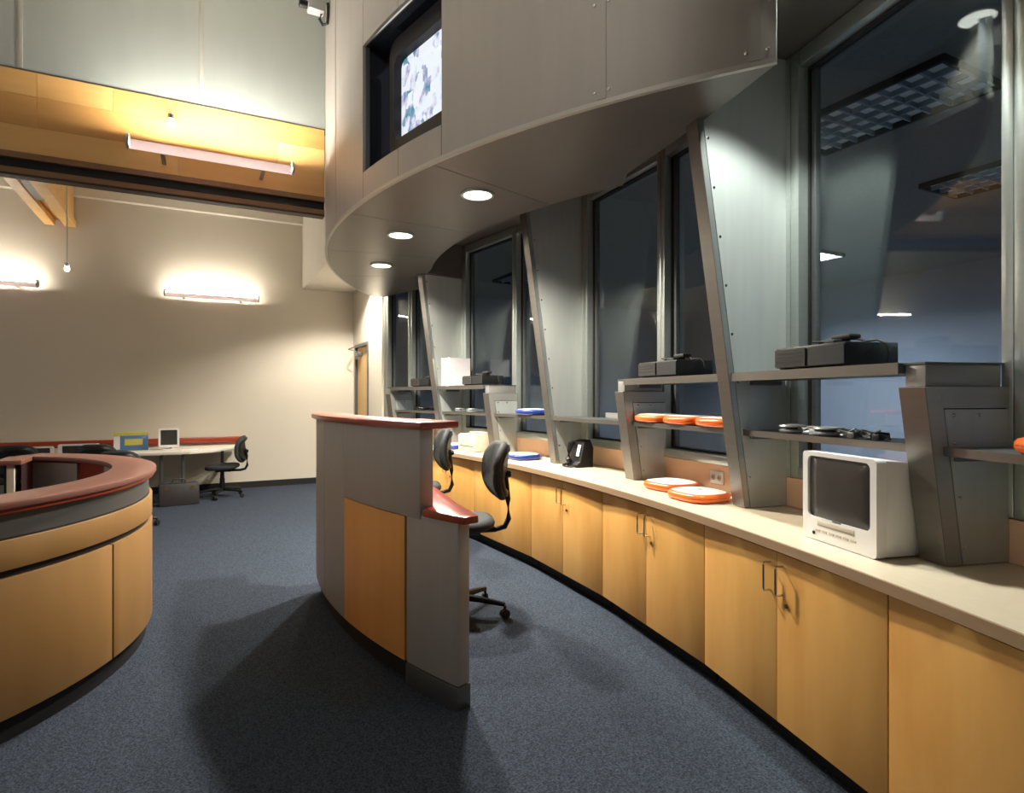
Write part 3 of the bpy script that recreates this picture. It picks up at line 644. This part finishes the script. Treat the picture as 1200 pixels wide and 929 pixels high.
# white television with built-in tape slot
T = tag(wall_root('portable_television', 14.66, 11.27, 0.80), 'white portable television with built-in tape slot on the worktop', 'television')
T.rotation_euler.z += R_(-2); ORG[T] = (Vector(T.location), T.rotation_euler.z)
fw, fh = 0.37, 0.335
def frame_box(w0, w1, h0, h1, y0, y1, z0a, z0b):
    v = [(-w0/2,y0,z0a),(w0/2,y0,z0a),(w0/2,y0,z0a+h0),(-w0/2,y0,z0a+h0),(-w1/2,y1,z0b),(w1/2,y1,z0b),(w1/2,y1,z0b+h1),(-w1/2,y1,z0b+h1)]
    return MB().add(v, [(0,1,2,3),(7,6,5,4),(0,4,5,1),(1,5,6,2),(2,6,7,3),(3,7,4,0)])
build('front_bezel', ring_y([(x, z + 0.17) for x, z in rrect(fw, fh, 0.016)], [(x, z + 0.205) for x, z in rrect(0.312, 0.232, 0.02, bulge=0.02)], -0.145, -0.105), WPLAS, T)
build('screen', MB().grid([[(x * s_, y, z * s_ + 0.205) for x, z in rrect(0.316, 0.236, 0.02, bulge=0.02)] for s_, y in ((1, -0.128), (0.98, -0.135), (0.7, -0.1405), (0.3, -0.143))]), SCREEN, T, smooth=60)
build('cabinet', frame_box(fw - 0.004, fw - 0.01, fh - 0.004, fh - 0.02, -0.1045, 0.03, 0.005, 0.006), WPLAS, T, bevel=0.008)
build('rear_shell', frame_box(fw - 0.03, 0.22, fh - 0.04, 0.19, 0.0305, 0.18, 0.008, 0.01), WPLAS, T, bevel=0.012)
tp = build('tape_slot', MB().box(-0.10, 0.085, -0.1475, -0.1452, 0.058, 0.078), CREAM, T, bevel=0.0005)
build('slot_gap', MB().box(-0.095, 0.08, -0.1485, -0.1476, 0.062, 0.064), ALUD, tp)
for i in range(6): build('button', MB().box(-0.11 + i * 0.036, -0.086 + i * 0.036, -0.148, -0.1452, 0.036, 0.044), CREAM, T)
build('jack', MB().lathe([(0.007, 0), (0.007, -0.003), (0.002, -0.0035)], (-0.12, -0.1452, 0.028), 12, 'y'), BLACK, T)
build('name_strip', MB().box(-0.022, 0.022, -0.1462, -0.1452, 0.086, 0.091), ALUD, T)
build('foot', MB().box(-0.15, 0.15, -0.12, -0.06, 0, 0.0048), BLACK, T)
build('foot', MB().box(-0.15, 0.15, -0.02, 0.02, 0, 0.0055), BLACK, T)
build('power_cord', MB().tube([(0.10, 0.182, 0.10), (0.12, 0.205, 0.05), (0.17, 0.16, 0.012), (0.182, 0.09, 0.006), (0.192, 0.12, 0.006), (0.188, 0.2, 0.006)], 0.005, 6), WPLAS, T)
build('connector', MB().box(0.02, 0.06, 0.181, 0.205, 0.12, 0.15), CHROME, T, bevel=0.003)
# telephone
PH = tag(wall_root('desk_telephone', 1.4, 11.36, 0.80), 'black upright telephone with white label and coiled cord on the worktop', 'telephone')
build('base', MB().prism_x([(-0.08, 0), (0.07, 0), (0.075, 0.15), (0.045, 0.215), (-0.01, 0.20), (-0.05, 0.04), (-0.08, 0.025)], -0.075, 0.075), DKPLAS, PH, bevel=0.006)
build('handset', MB().tube([(-0.045, -0.035, 0.19), (-0.045, -0.06, 0.18), (-0.045, -0.075, 0.12), (-0.045, -0.085, 0.06), (-0.045, -0.07, 0.04)], [0.022, 0.025, 0.016, 0.025, 0.022], 10), DKPLAS, PH)
build('label_card', MB().box(0.01, 0.05, -0.001, 0.001, -0.045, 0.045).xf(Matrix.Translation((0.0, -0.036, 0.13)) @ Matrix.Rotation(R_(-14), 4, 'X')), PAPER, PH)
build('cord', MB().tube([(-0.05, -0.08, 0.03), (-0.10, -0.10, 0.012), (-0.15, -0.05, 0.008), (-0.13, 0.0, 0.008), (-0.07, -0.12, 0.008), (0.0, -0.14, 0.008), (0.05, -0.11, 0.008), (0.06, -0.085, 0.012)], 0.006, 6), BLACK, PH)
# cream box (small printer)
CB = tag(wall_root('small_printer', -6.9, 11.28, 0.80), 'cream box-shaped printer standing on the worktop', 'printer')
build('body', MB().prism_x([(-0.12, 0.004), (0.14, 0.004), (0.14, 0.178), (-0.10, 0.172), (-0.12, 0.155)], -0.165, 0.165), CREAM, CB, bevel=0.004)
build('paper_slot', MB().box(-0.13, 0.13, -0.122, -0.1205, 0.05, 0.058), ALUD, CB)
build('lid', MB().box(-0.15, 0.15, 0.0, 0.13, 0.18, 0.19), CREAM, CB, bevel=0.003)
for sx in (-0.14, 0.14): build('foot', MB().box(sx - 0.015, sx + 0.015, -0.1, 0.12, 0, 0.0038), BLACK, CB)
# binders
for i, (th, t, m_, lb) in enumerate(((-9.85, 0.045, CREAM, 'tan-spined white binder standing nearest the far fin'), (-9.5, 0.05, PAPER, 'white binder standing in the middle of the far shelf group'), (-9.2, 0.05, PAPER, 'white binder standing with its blank cover to the room'))):
    Bn = tag(wall_root('ring_binder', th, 11.34, ZU + 0.003), lb, 'binder', 'white binders')
    build('cover', MB().box(-t/2, -t/2 + 0.004, -0.13, 0.13, 0, 0.30), PAPER, Bn)
    build('cover', MB().box(t/2 - 0.004, t/2, -0.13, 0.13, 0, 0.30), PAPER, Bn)
    build('spine', MB().box(-t/2 + 0.0041, t/2 - 0.0041, -0.13, -0.126, 0, 0.30), m_, Bn)
    build('pages', MB().box(-t/2 + 0.006, t/2 - 0.006, -0.12, 0.12, 0.01, 0.285), CREAM, Bn)
pb = tag(wall_root('paper_stack', -12.4, 11.2, 0.80), 'white tray of papers on the worktop behind the desk top', 'papers')
build('tray', MB().box(-0.15, 0.15, -0.11, 0.11, 0, 0.25), CREAM, pb, bevel=0.01)
build('sheets', MB().box(-0.13, 0.13, -0.10, 0.10, 0.251, 0.29), PAPER, pb)

# ================================================================== RECEPTION DESK
DC = (4.83, 3.89); DR = 4.13
rd = tag(empty('reception_desk', (1.0, 3.6, 0)), 'curved grey reception desk with maple inset and red wooden tops', 'desk')
def dpt(ph, r=DR): return (DC[0] - r * math.cos(R_(ph)), DC[1] - r * math.sin(R_(ph)))
def darc(p0, p1, r0, r1, z0, z1, n=14): return MB().arc(DC, r0, r1, math.pi + R_(p0), math.pi + R_(p1), z0, z1, n)
E_, H_, W1, W0, FR = 21.4, 17.9, 16.15, 6.5, -6.0       # end, high end, wood near, wood far, far end (degrees about DC)
t = 0.072
build('end_panel', darc(W1 - 0.12 + 0.24, E_, DR - t, DR, 0.10, 0.808, 8), DESKG, rd, True, bevel=0.008)
build('high_panel', darc(W0 + 0.06, H_, DR - t, DR + 0.006, 0.788, 1.20, 12), DESKG, rd, True, bevel=0.005)
build('wood_panel', darc(W0 + 0.1, W1, DR - t, DR + 0.004, 0.105, 0.785, 12), MAPLEO, rd, True, bevel=0.002)
for a, b in ((FR, 0.3), (0.3, W0)):
    build('side_panel', darc(a + 0.05, b - 0.05, DR - t, DR, 0.10, 1.20, 12), DESKG, rd, True, bevel=0.003)
build('shadow_gap', darc(FR, E_ - 0.3, DR - t + 0.01, DR - 0.012, 0.09, 0.80, 40), BLACK, rd, True)
build('kick_plate', darc(FR + 0.3, W1, DR - t + 0.01, DR - 0.03, 0.0, 0.089, 30), BLACK, rd, True)
build('kick_plate', darc(W1 + 0.1, E_ + 0.02, DR - t - 0.004, DR + 0.003, 0.0, 0.098, 8), ALUD, rd, True, bevel=0.004)['label'] = 'dark end kick plate'
build('transaction_top', darc(FR - 0.3, H_ + 0.5, DR - 0.2, DR + 0.03, 1.2005, 1.234, 40), RED, rd, True, bevel=0.008)
wt = [dpt(E_ + 0.75, DR + 0.02)] + [dpt(E_ - i * 1.0, DR + (0.02 if E_ - i > H_ + 0.2 else -t - 0.003)) for i in range(0, 27)]
ins = [(1.06, 2.335), (1.09, 2.62), (1.17, 3.13), (1.22, 3.6), (1.26, 4.2)]
build('worktop', MB().prism(wt + ins[::-1], 0.8085, 0.842), RED, rd, True, bevel=0.006)
build('inner_leg', MB().box(0.80, 1.22, 4.1, 4.13, 0, 0.807), DESKG, rd, True)
# ================================================================== OFFICE CHAIRS
def make_chair(seat_h=0.60, up=0.29):
    C_ = empty('office_chair')                          # local +x is the front
    for i in range(5):
        a = R_(72 * i + 10); c, s_ = math.cos(a), math.sin(a)
        lg = build('base_leg', MB().tube([(0.03 * c, 0.03 * s_, 0.11), (0.15 * c, 0.15 * s_, 0.10), (0.285 * c, 0.285 * s_, 0.082)], [0.024, 0.020, 0.014], 8), DKPLAS, C_)
        cs = MB().lathe([(0.012, -0.02), (0.028, -0.018), (0.028, -0.004), (0.012, -0.003), (0.012, 0.003), (0.028, 0.004), (0.028, 0.018), (0.012, 0.02)], (0, 0, 0), 14, 'y').xf(Matrix.Translation((0.285 * c, 0.285 * s_, 0.028)) @ Matrix.Rotation(a + 0.7, 4, 'Z'))
        cs.tube([(0.285 * c, 0.285 * s_, 0.03), (0.285 * c, 0.285 * s_, 0.075)], 0.009, 6)
        build('caster', cs, BLACK, lg)
    build('gas_column', MB().lathe([(0.032, 0.085), (0.032, 0.25), (0.026, 0.255), (0.026, 0.34), (0.016, 0.345), (0.016, seat_h - 0.09)], n=16), DKPLAS, C_)
    build('mechanism', MB().box(-0.12, 0.08, -0.06, 0.06, seat_h - 0.10, seat_h - 0.066), DKPLAS, C_, bevel=0.008)
    so = [(x, y) for x, y in clam_outline(0.42, 0.42, 32)]
    build('seat', MB().grid([[(x * s_, y * s_, z + 0.018 * (x / 0.23) ** 2 * (-1 if x > 0 else 0.6)) for x, y in so] for s_, z in ((0.86, seat_h - 0.065), (0.98, seat_h - 0.05), (1.0, seat_h - 0.03), (0.96, seat_h - 0.008), (0.8, seat_h + 0.002), (0.3, seat_h - 0.004))]), FABRIC, C_, smooth=70)
    bw, bh = 0.41, 0.36; zb = seat_h + up
    def back(spec, mtl, nm):
        return build(nm, MB().grid([[(x0 + 0.9 * y * y - 0.04 * (z / 0.2) ** 2 - 0.03 * z, y * s_, zb + z * s_) for y, z in rrect(bw, bh, 0.13, n=6)] for s_, x0 in spec]), mtl, C_, smooth=70)
    back(((0.85, -0.205), (0.97, -0.21), (1.0, -0.225), (0.99, -0.245), (0.92, -0.252))[::-1], FABRIC, 'backrest')
    back(((0.90, -0.2525), (0.88, -0.268), (0.70, -0.275))[::-1], DKPLAS, 'back_shell')
    build('back_bar', MB().tube([(-0.08, 0, seat_h - 0.085), (-0.22, 0, seat_h - 0.085), (-0.285, 0, seat_h - 0.07), (-0.31, 0, seat_h - 0.02), (-0.305, 0, seat_h + 0.10), (-0.285, 0, zb)], 0.017, 10), DKPLAS, C_)
    build('knob', MB().lathe([(0.012, 0), (0.022, -0.012), (0.022, -0.035), (0.015, -0.04)], (-0.285, 0, zb - 0.03), 12, 'x'), DKPLAS, C_)
    return C_
ch_hi = make_chair(0.60); ch_lo = make_chair(0.44, 0.20)
def put(o, x, y, rz, lb, grp='office chairs'):
    o.location = (x, y, 0); o.rotation_euler = (0, 0, R_(rz)); return tag(o, lb, 'chair', grp)
put(ch_hi, 1.435, 3.44, 166, 'black office chair behind the low end of the reception desk')
put(copy_tree(ch_hi), 1.66, 4.95, 168, 'black office chair mostly hidden behind the high desk panel')
put(ch_lo, 0.28, 8.95, 170, 'black office chair at right end of the table by back wall')
put(copy_tree(ch_lo), -0.66, 7.2, 80, 'black office chair with its back to us left of the briefcase')
put(copy_tree(ch_lo), -1.0, 8.30, 85, 'black office chair behind the round desk, right of white monitors')
put(copy_tree(ch_lo), -1.8, 8.55, 95, 'black office chair behind the round desk, between white monitors')

# ================================================================== ROUND DESK
RC2 = (-1.785, 4.02); RR = 1.545
rk = tag(empty('round_desk', (RC2[0], RC2[1], 0)), 'large round maple desk with a broad dark red rim', 'desk')
A0, A1 = R_(-175), R_(60)
def rarc(r0, r1, z0, z1, a0=A0, a1=A1, n=72): return MB().arc(RC2, r0, r1, a0, a1, z0, z1, n)
build('rim_top', rarc(1.345, 1.565, 0.915, 0.945), REDD, rk, True, bevel=0.006)
build('rim_apron', rarc(1.47, 1.553, 0.896, 0.9145), RED, rk, True, bevel=0.004)
build('grey_band', rarc(1.44, 1.527, 0.80, 0.8955), ALUD, rk, True)
build('reveal_strip', rarc(1.44, 1.53, 0.792, 0.7995), BLACK, rk, True)
build('upper_band', rarc(1.44, RR, 0.675, 0.7915), MAPLE2, rk, True, bevel=0.002)
build('reveal_strip', rarc(1.44, 1.528, 0.645, 0.6745), BLACK, rk, True)
build('inner_core', rarc(1.44, 1.515, 0.09, 0.644), BLACK, rk, True)
pj = [-175, -131, -85, -23.0, 18, 60]
for a, b in zip(pj[:-1], pj[1:]):
    build('panel', rarc(1.516, RR, 0.10, 0.644, R_(a + 0.25), R_(b - 0.25), 16), MAPLE2, rk, True, bevel=0.0015)
build('kick_plate', rarc(1.40, 1.515, 0.0, 0.089), BLACK, rk, True)
build('inner_lining', rarc(1.40, 1.4395, 0.09, 0.914), RED, rk, True)
build('inner_ledge', rarc(0.95, 1.399, 0.66, 0.69), REDD, rk, True)
for a in (-20, 10, 40): build('inner_panel', rarc(1.385, 1.3995, 0.70, 0.90, R_(a), R_(a + 16), 6), DESKG, rk, True)
build('return_top', MB().box(-1.14, -1.0, 4.82, 5.16, 0.915, 0.945), REDD, rk, True, bevel=0.004)
build('return_post', MB().box(-1.078, -1.042, 4.84, 4.876, 0.0, 0.914), CREAM, rk, True)
build('return_panel', MB().box(-1.10, -1.085, 4.88, 5.20, 0.09, 0.914), BLACK, rk, True)

# ================================================================== BACK WALL FURNITURE
tb = tag(empty('wall_table', (-0.6, 9.1, 0)), 'white table with angled front corner against the back wall', 'table')
build('top', MB().prism([(-1.0, 9.64), (-1.0, 8.72), (-0.1, 8.66), (0.16, 8.80), (0.46, 9.25), (0.5, 9.64)], 0.615, 0.65), WHITE, tb, True, bevel=0.004)
for lx, ly in ((-0.42, 8.82), (-0.18, 8.82), (0.3, 9.5), (-0.92, 8.85), (-0.92, 9.5)):
    lg = build('leg', MB().tube([(lx, ly, 0.012), (lx, ly, 0.613)], 0.022, 10), ALUD, tb, True)
    build('foot', MB().lathe([(0.03, 0), (0.03, 0.011)], (lx, ly, 0), 12), BLACK, lg, True)
tb2 = tag(empty('wall_table', (-3.2, 9.1, 0)), 'white table against the back wall behind the round desk', 'table')
build('top', MB().box(-4.6, -1.02, 8.85, 9.64, 0.465, 0.50), WHITE, tb2, True, bevel=0.004)
for lx, ly in ((-4.5, 8.95), (-1.1, 8.95), (-4.5, 9.5), (-1.1, 9.5)): build('leg', MB().tube([(lx, ly, 0), (lx, ly, 0.463)], 0.022, 10), ALUD, tb2, True)
bc = tag(empty('briefcase', (-0.22, 8.55, 0), R_(6)), 'dark hard briefcase standing on the carpet under the table', 'briefcase')
build('shell', MB().box(-0.22, 0.22, -0.075, -0.002, 0.0, 0.27), BRIEF, bc, bevel=0.012)
build('shell', MB().box(-0.22, 0.22, 0.002, 0.075, 0.0, 0.27), BRIEF, bc, bevel=0.012)
build('handle', MB().tube([(-0.07, 0, 0.262), (-0.07, 0, 0.30), (-0.05, 0, 0.32), (0.05, 0, 0.32), (0.07, 0, 0.30), (0.07, 0, 0.262)], 0.010, 8), BRIEF, bc)
for sx in (-0.14, 0.14): build('latch', MB().box(sx - 0.02, sx + 0.02, -0.079, -0.0755, 0.2, 0.235), BRASS, bc)
# poster box and small monitors
bx = tag(empty('software_box', (-0.78, 9.2, 0.65), R_(4)), 'yellow and blue printed box standing on the wall table', 'box')
build('carton', MB().box(-0.19, 0.19, -0.05, 0.05, 0, 0.235), PBLU, bx, bevel=0.002)
build('printed_band', MB().box(-0.192, 0.192, -0.052, 0.052, 0.195, 0.237), YELL, bx)
build('printed_patch', MB().box(-0.07, 0.13, -0.0515, -0.0505, 0.07, 0.15), YELL, bx)
build('printed_patch', MB().box(-0.188, -0.12, -0.0515, -0.0505, 0.02, 0.19), PAPER, bx)
def monitor(x, y, z, rz, w_, h_, lb):
    m_ = tag(empty('flat_monitor', (x, y, z), R_(rz)), lb, 'monitor', 'small white monitors')
    build('bezel', ring_y([(q, r + 0.03 + h_/2) for q, r in rrect(w_, h_, 0.02)], [(q, r + 0.035 + h_/2) for q, r in rrect(w_ * 0.80, h_ * 0.78, 0.006)], -0.03, 0.0), WPLAS, m_)
    build('screen', MB().box(-w_*0.41, w_*0.41, -0.02, -0.012, 0.03 + h_*0.1, 0.04 + h_*0.91), SCREEN, m_)
    build('back_shell', MB().box(-w_*0.46, w_*0.46, 0.0005, 0.06, 0.03 + h_*0.06, 0.03 + h_*0.94), WPLAS, m_, bevel=0.015)
    build('stand', MB().box(-0.07, 0.07, -0.06, 0.09, 0, 0.012).box(-0.03, 0.03, 0.02, 0.05, 0.012, 0.06), WPLAS, m_, bevel=0.003)
monitor(-0.35, 9.12, 0.65, 2, 0.24, 0.25, 'small white monitor with dark screen on the wall table')
monitor(-1.30, 8.98, 0.50, -4, 0.42, 0.24, 'wide white monitor seen over the round desk rim')
monitor(-1.72, 9.0, 0.50, -4, 0.34, 0.22, 'white monitor at far left over the round desk rim')
kb = tag(build('keyboard', MB().box(-0.22, 0.02, 8.78, 8.93, 0.6505, 0.668), WPLAS, bevel=0.006), 'flat white keyboard in front of the small white monitor', 'keyboard')

# ================================================================== STRIP LIGHTS
def strip(x, y, z, L, lb, arm=0.195, tm=TUBE, up=362, tz=0.012):
    """a lit tube in an open trough, bracketed off a wall on its +y side"""
    S = tag(empty('strip_light', (x, y, z)), lb, 'strip light', 'wall strip lights')
    prof = []
    n = 12; r = 0.052; a0, a1 = R_(178), R_(up)
    for i in range(n + 1): a = a0 + (a1 - a0) * i / n; prof.append((r * math.cos(a), r * math.sin(a)))
    for i in range(n, -1, -1): a = a0 + (a1 - a0) * i / n; prof.append(((r - 0.003) * math.cos(a), (r - 0.003) * math.sin(a)))
    build('trough', MB().prism_x(prof, -L/2 + 0.03, L/2 - 0.03), SHELL, S, smooth=60)
    build('tube', MB().lathe([(0.012, -L/2 + 0.035), (0.016, -L/2 + 0.036), (0.016, L/2 - 0.036), (0.012, L/2 - 0.035)], (0, 0, tz), 12, 'x'), tm, S)
    for sx in (-1, 1):
        build('end_cap', MB().lathe([(0.030, 0.0), (0.055, 0.012), (0.055, 0.029)], (0, 0, 0), 16, 'x').xf(Matrix.Translation((sx * L/2, 0, 0)) @ Matrix.Diagonal((-sx, 1, 1, 1))), ALU, S)
        build('bracket', MB().box(sx * L * 0.3 - 0.015, sx * L * 0.3 + 0.015, 0.03, arm, -0.045, -0.025), ALU, S)
    return S
strip(0.115, 5.37, 3.285, 1.22, 'long strip light fixed across the plywood header beam', 0.278, TUBEB, 392, -0.010)
strip(0.18, 9.50, 2.78, 1.22, 'strip light glowing on the middle of back wall')
strip(-2.40, 9.50, 2.78, 1.22, 'strip light on the back wall cut by left edge')
# small spot lamps
def spot(x, y, z, lb, drop):
    S = tag(empty('small_spotlight', (x, y, z)), lb, 'spotlight', 'small spotlights')
    build('stem', MB().tube([(0, 0.0, 0.05), (0, 0.0, 0.05 + drop)], 0.005, 6), ALU, S)
    build('socket', MB().lathe([(0.02, 0.02), (0.026, 0.03), (0.026, 0.055)], n=14), CHROME, S)
    build('bulb', MB().lathe([(0.006, -0.04), (0.022, -0.03), (0.026, -0.005), (0.018, 0.018)], n=14), BULB, S)
spot(-0.20, 5.60, 3.585, 'small bare spotlight on the plywood header above strip light', 0.12)
spot(-1.30, 8.2, 2.78, 'small bright hanging spotlight before the back wall', 1.35)

# wall washer in the bulkhead and an added fill spot below the high ceiling
def downlamp(name, x, y, z, r, energy, col, size, lb, blend=0.5, soft=None):
    D0 = tag(empty(name, (x, y, z - 0.012)), lb, 'downlight')
    tr = MB().lathe([(r, 0.0105), (r, 0.0), (r * 1.2, 0.0), (r * 1.22, 0.0115)], n=28); tr.f = tr.f[:-2]
    build('trim_ring', tr, ALU, D0)
    build('lens', MB().lathe([(0.0005, 0.003), (r - 0.001, 0.003), (r - 0.001, 0.0105), (0.0005, 0.0105)], n=28), LENS, D0)
    ld = bpy.data.lights.new(name + '_lamp', 'SPOT'); ld.energy = energy; ld.color = col; ld.spot_size = R_(size); ld.spot_blend = blend; ld.shadow_soft_size = soft or r
    lo = bpy.data.objects.new(name + '_lamp', ld); COL.objects.link(lo); lo.parent = D0; lo.location = (0, 0, -0.012)
downlamp('wall_washer', 1.93, 8.35, 3.01, 0.08, L_WASH, (1.0, 0.93, 0.8), 140, 'wall washer downlight in the bulkhead beside the door')
TP = Vector((-2.6, 0.2, ZT - 0.32))  # unseen lamp, added to brighten the curved fascia
tl = tag(empty('added_fill_spot', TP), 'added fill spot under the high ceiling aimed at the curved fascia', 'spotlight')
AM = (Vector((1.15, 3.3, 3.55)) - TP).normalized().to_track_quat('-Z', 'Y').to_matrix().to_4x4()
build('stem', MB().tube([(0, 0, 0.02), (0, 0, 0.318)], 0.012), ALU, tl)
hdm = MB().lathe([(0.03, 0.16), (0.06, 0.14), (0.07, -0.06), (0.064, -0.06), (0.055, 0.13)], n=20); hdm.f = hdm.f[:-1]
build('head', hdm.xf(AM), BLACK, tl)
build('lens', MB().lathe([(0.0005, -0.03), (0.062, -0.03), (0.062, -0.02)], n=20).xf(AM), LENS, tl)
ld = bpy.data.lights.new('track_lamp', 'SPOT'); ld.energy = L_FILL; ld.color = (1.0, 0.93, 0.84); ld.spot_size = R_(44); ld.spot_blend = 1.0; ld.shadow_soft_size = 0.06
lo = bpy.data.objects.new('track_lamp', ld); COL.objects.link(lo); lo.parent = tl; lo.matrix_local = AM @ Matrix.Translation((0, 0, -0.07))
bx_, by_ = pol(13.3, 11.08)
downlamp('bay_downlight', bx_, by_, ZC, 0.07, L_BAY, (0.93, 1.0, 0.94), 104, 'downlight in the window bay ceiling beside the big fin', 0.35)

# office troffers behind the glass
def troffer(x0, x1, y0, y1, lb, rm=TROFF):
    Tf = tag(empty('ceiling_troffer', ((x0+x1)/2, (y0+y1)/2, 3.06)), lb, 'troffer', 'office ceiling troffers')
    z0, z1 = 3.062, 3.099
    for q in ((x0, x1, y0, y0 + 0.02), (x0, x1, y1 - 0.02, y1), (x0, x0 + 0.02, y0 + 0.02, y1 - 0.02), (x1 - 0.02, x1, y0 + 0.02, y1 - 0.02)):
        build('frame', MB().box(q[0], q[1], q[2], q[3], z0 - 0.004, z1), BLACK, Tf, True)
    build('reflector', MB().box(x0 + 0.02, x1 - 0.02, y0 + 0.02, y1 - 0.02, z1 - 0.004, z1), rm, Tf, True)
    nx, ny = 4, 9
    for i in range(1, nx):
        xx = x0 + 0.02 + (x1 - x0 - 0.04) * i / nx; build('blade', MB().box(xx - 0.006, xx + 0.006, y0 + 0.02, y1 - 0.02, z0, z1 - 0.005), LOUV, Tf, True)
    for j in range(1, ny):
        yy = y0 + 0.02 + (y1 - y0 - 0.04) * j / ny; build('blade', MB().box(x0 + 0.02, x1 - 0.02, yy - 0.006, yy + 0.006, z0, z1 - 0.005), LOUV, Tf, True)
troffer(3.36, 3.95, 1.68, 2.75, 'switched-off ceiling troffer with painted glow seen through the big right window')
troffer(5.25, 5.82, 1.75, 2.82, 'smaller distant ceiling troffer seen through the right window')
ADDLIT = glow('added_panel_glow', (0.82, 0.91, 1.0), 125.0)  # strong glow for two panels added to brighten the office
troffer(5.6, 6.2, -1.9, -0.7, 'added lit panel out of view that brightens the office', ADDLIT)
troffer(6.4, 7.0, 4.6, 5.8, 'added lit panel that brightens the depth of the office', ADDLIT)
troffer(3.9, 4.5, 6.9, 8.1, 'distant ceiling troffer seen through the far window')
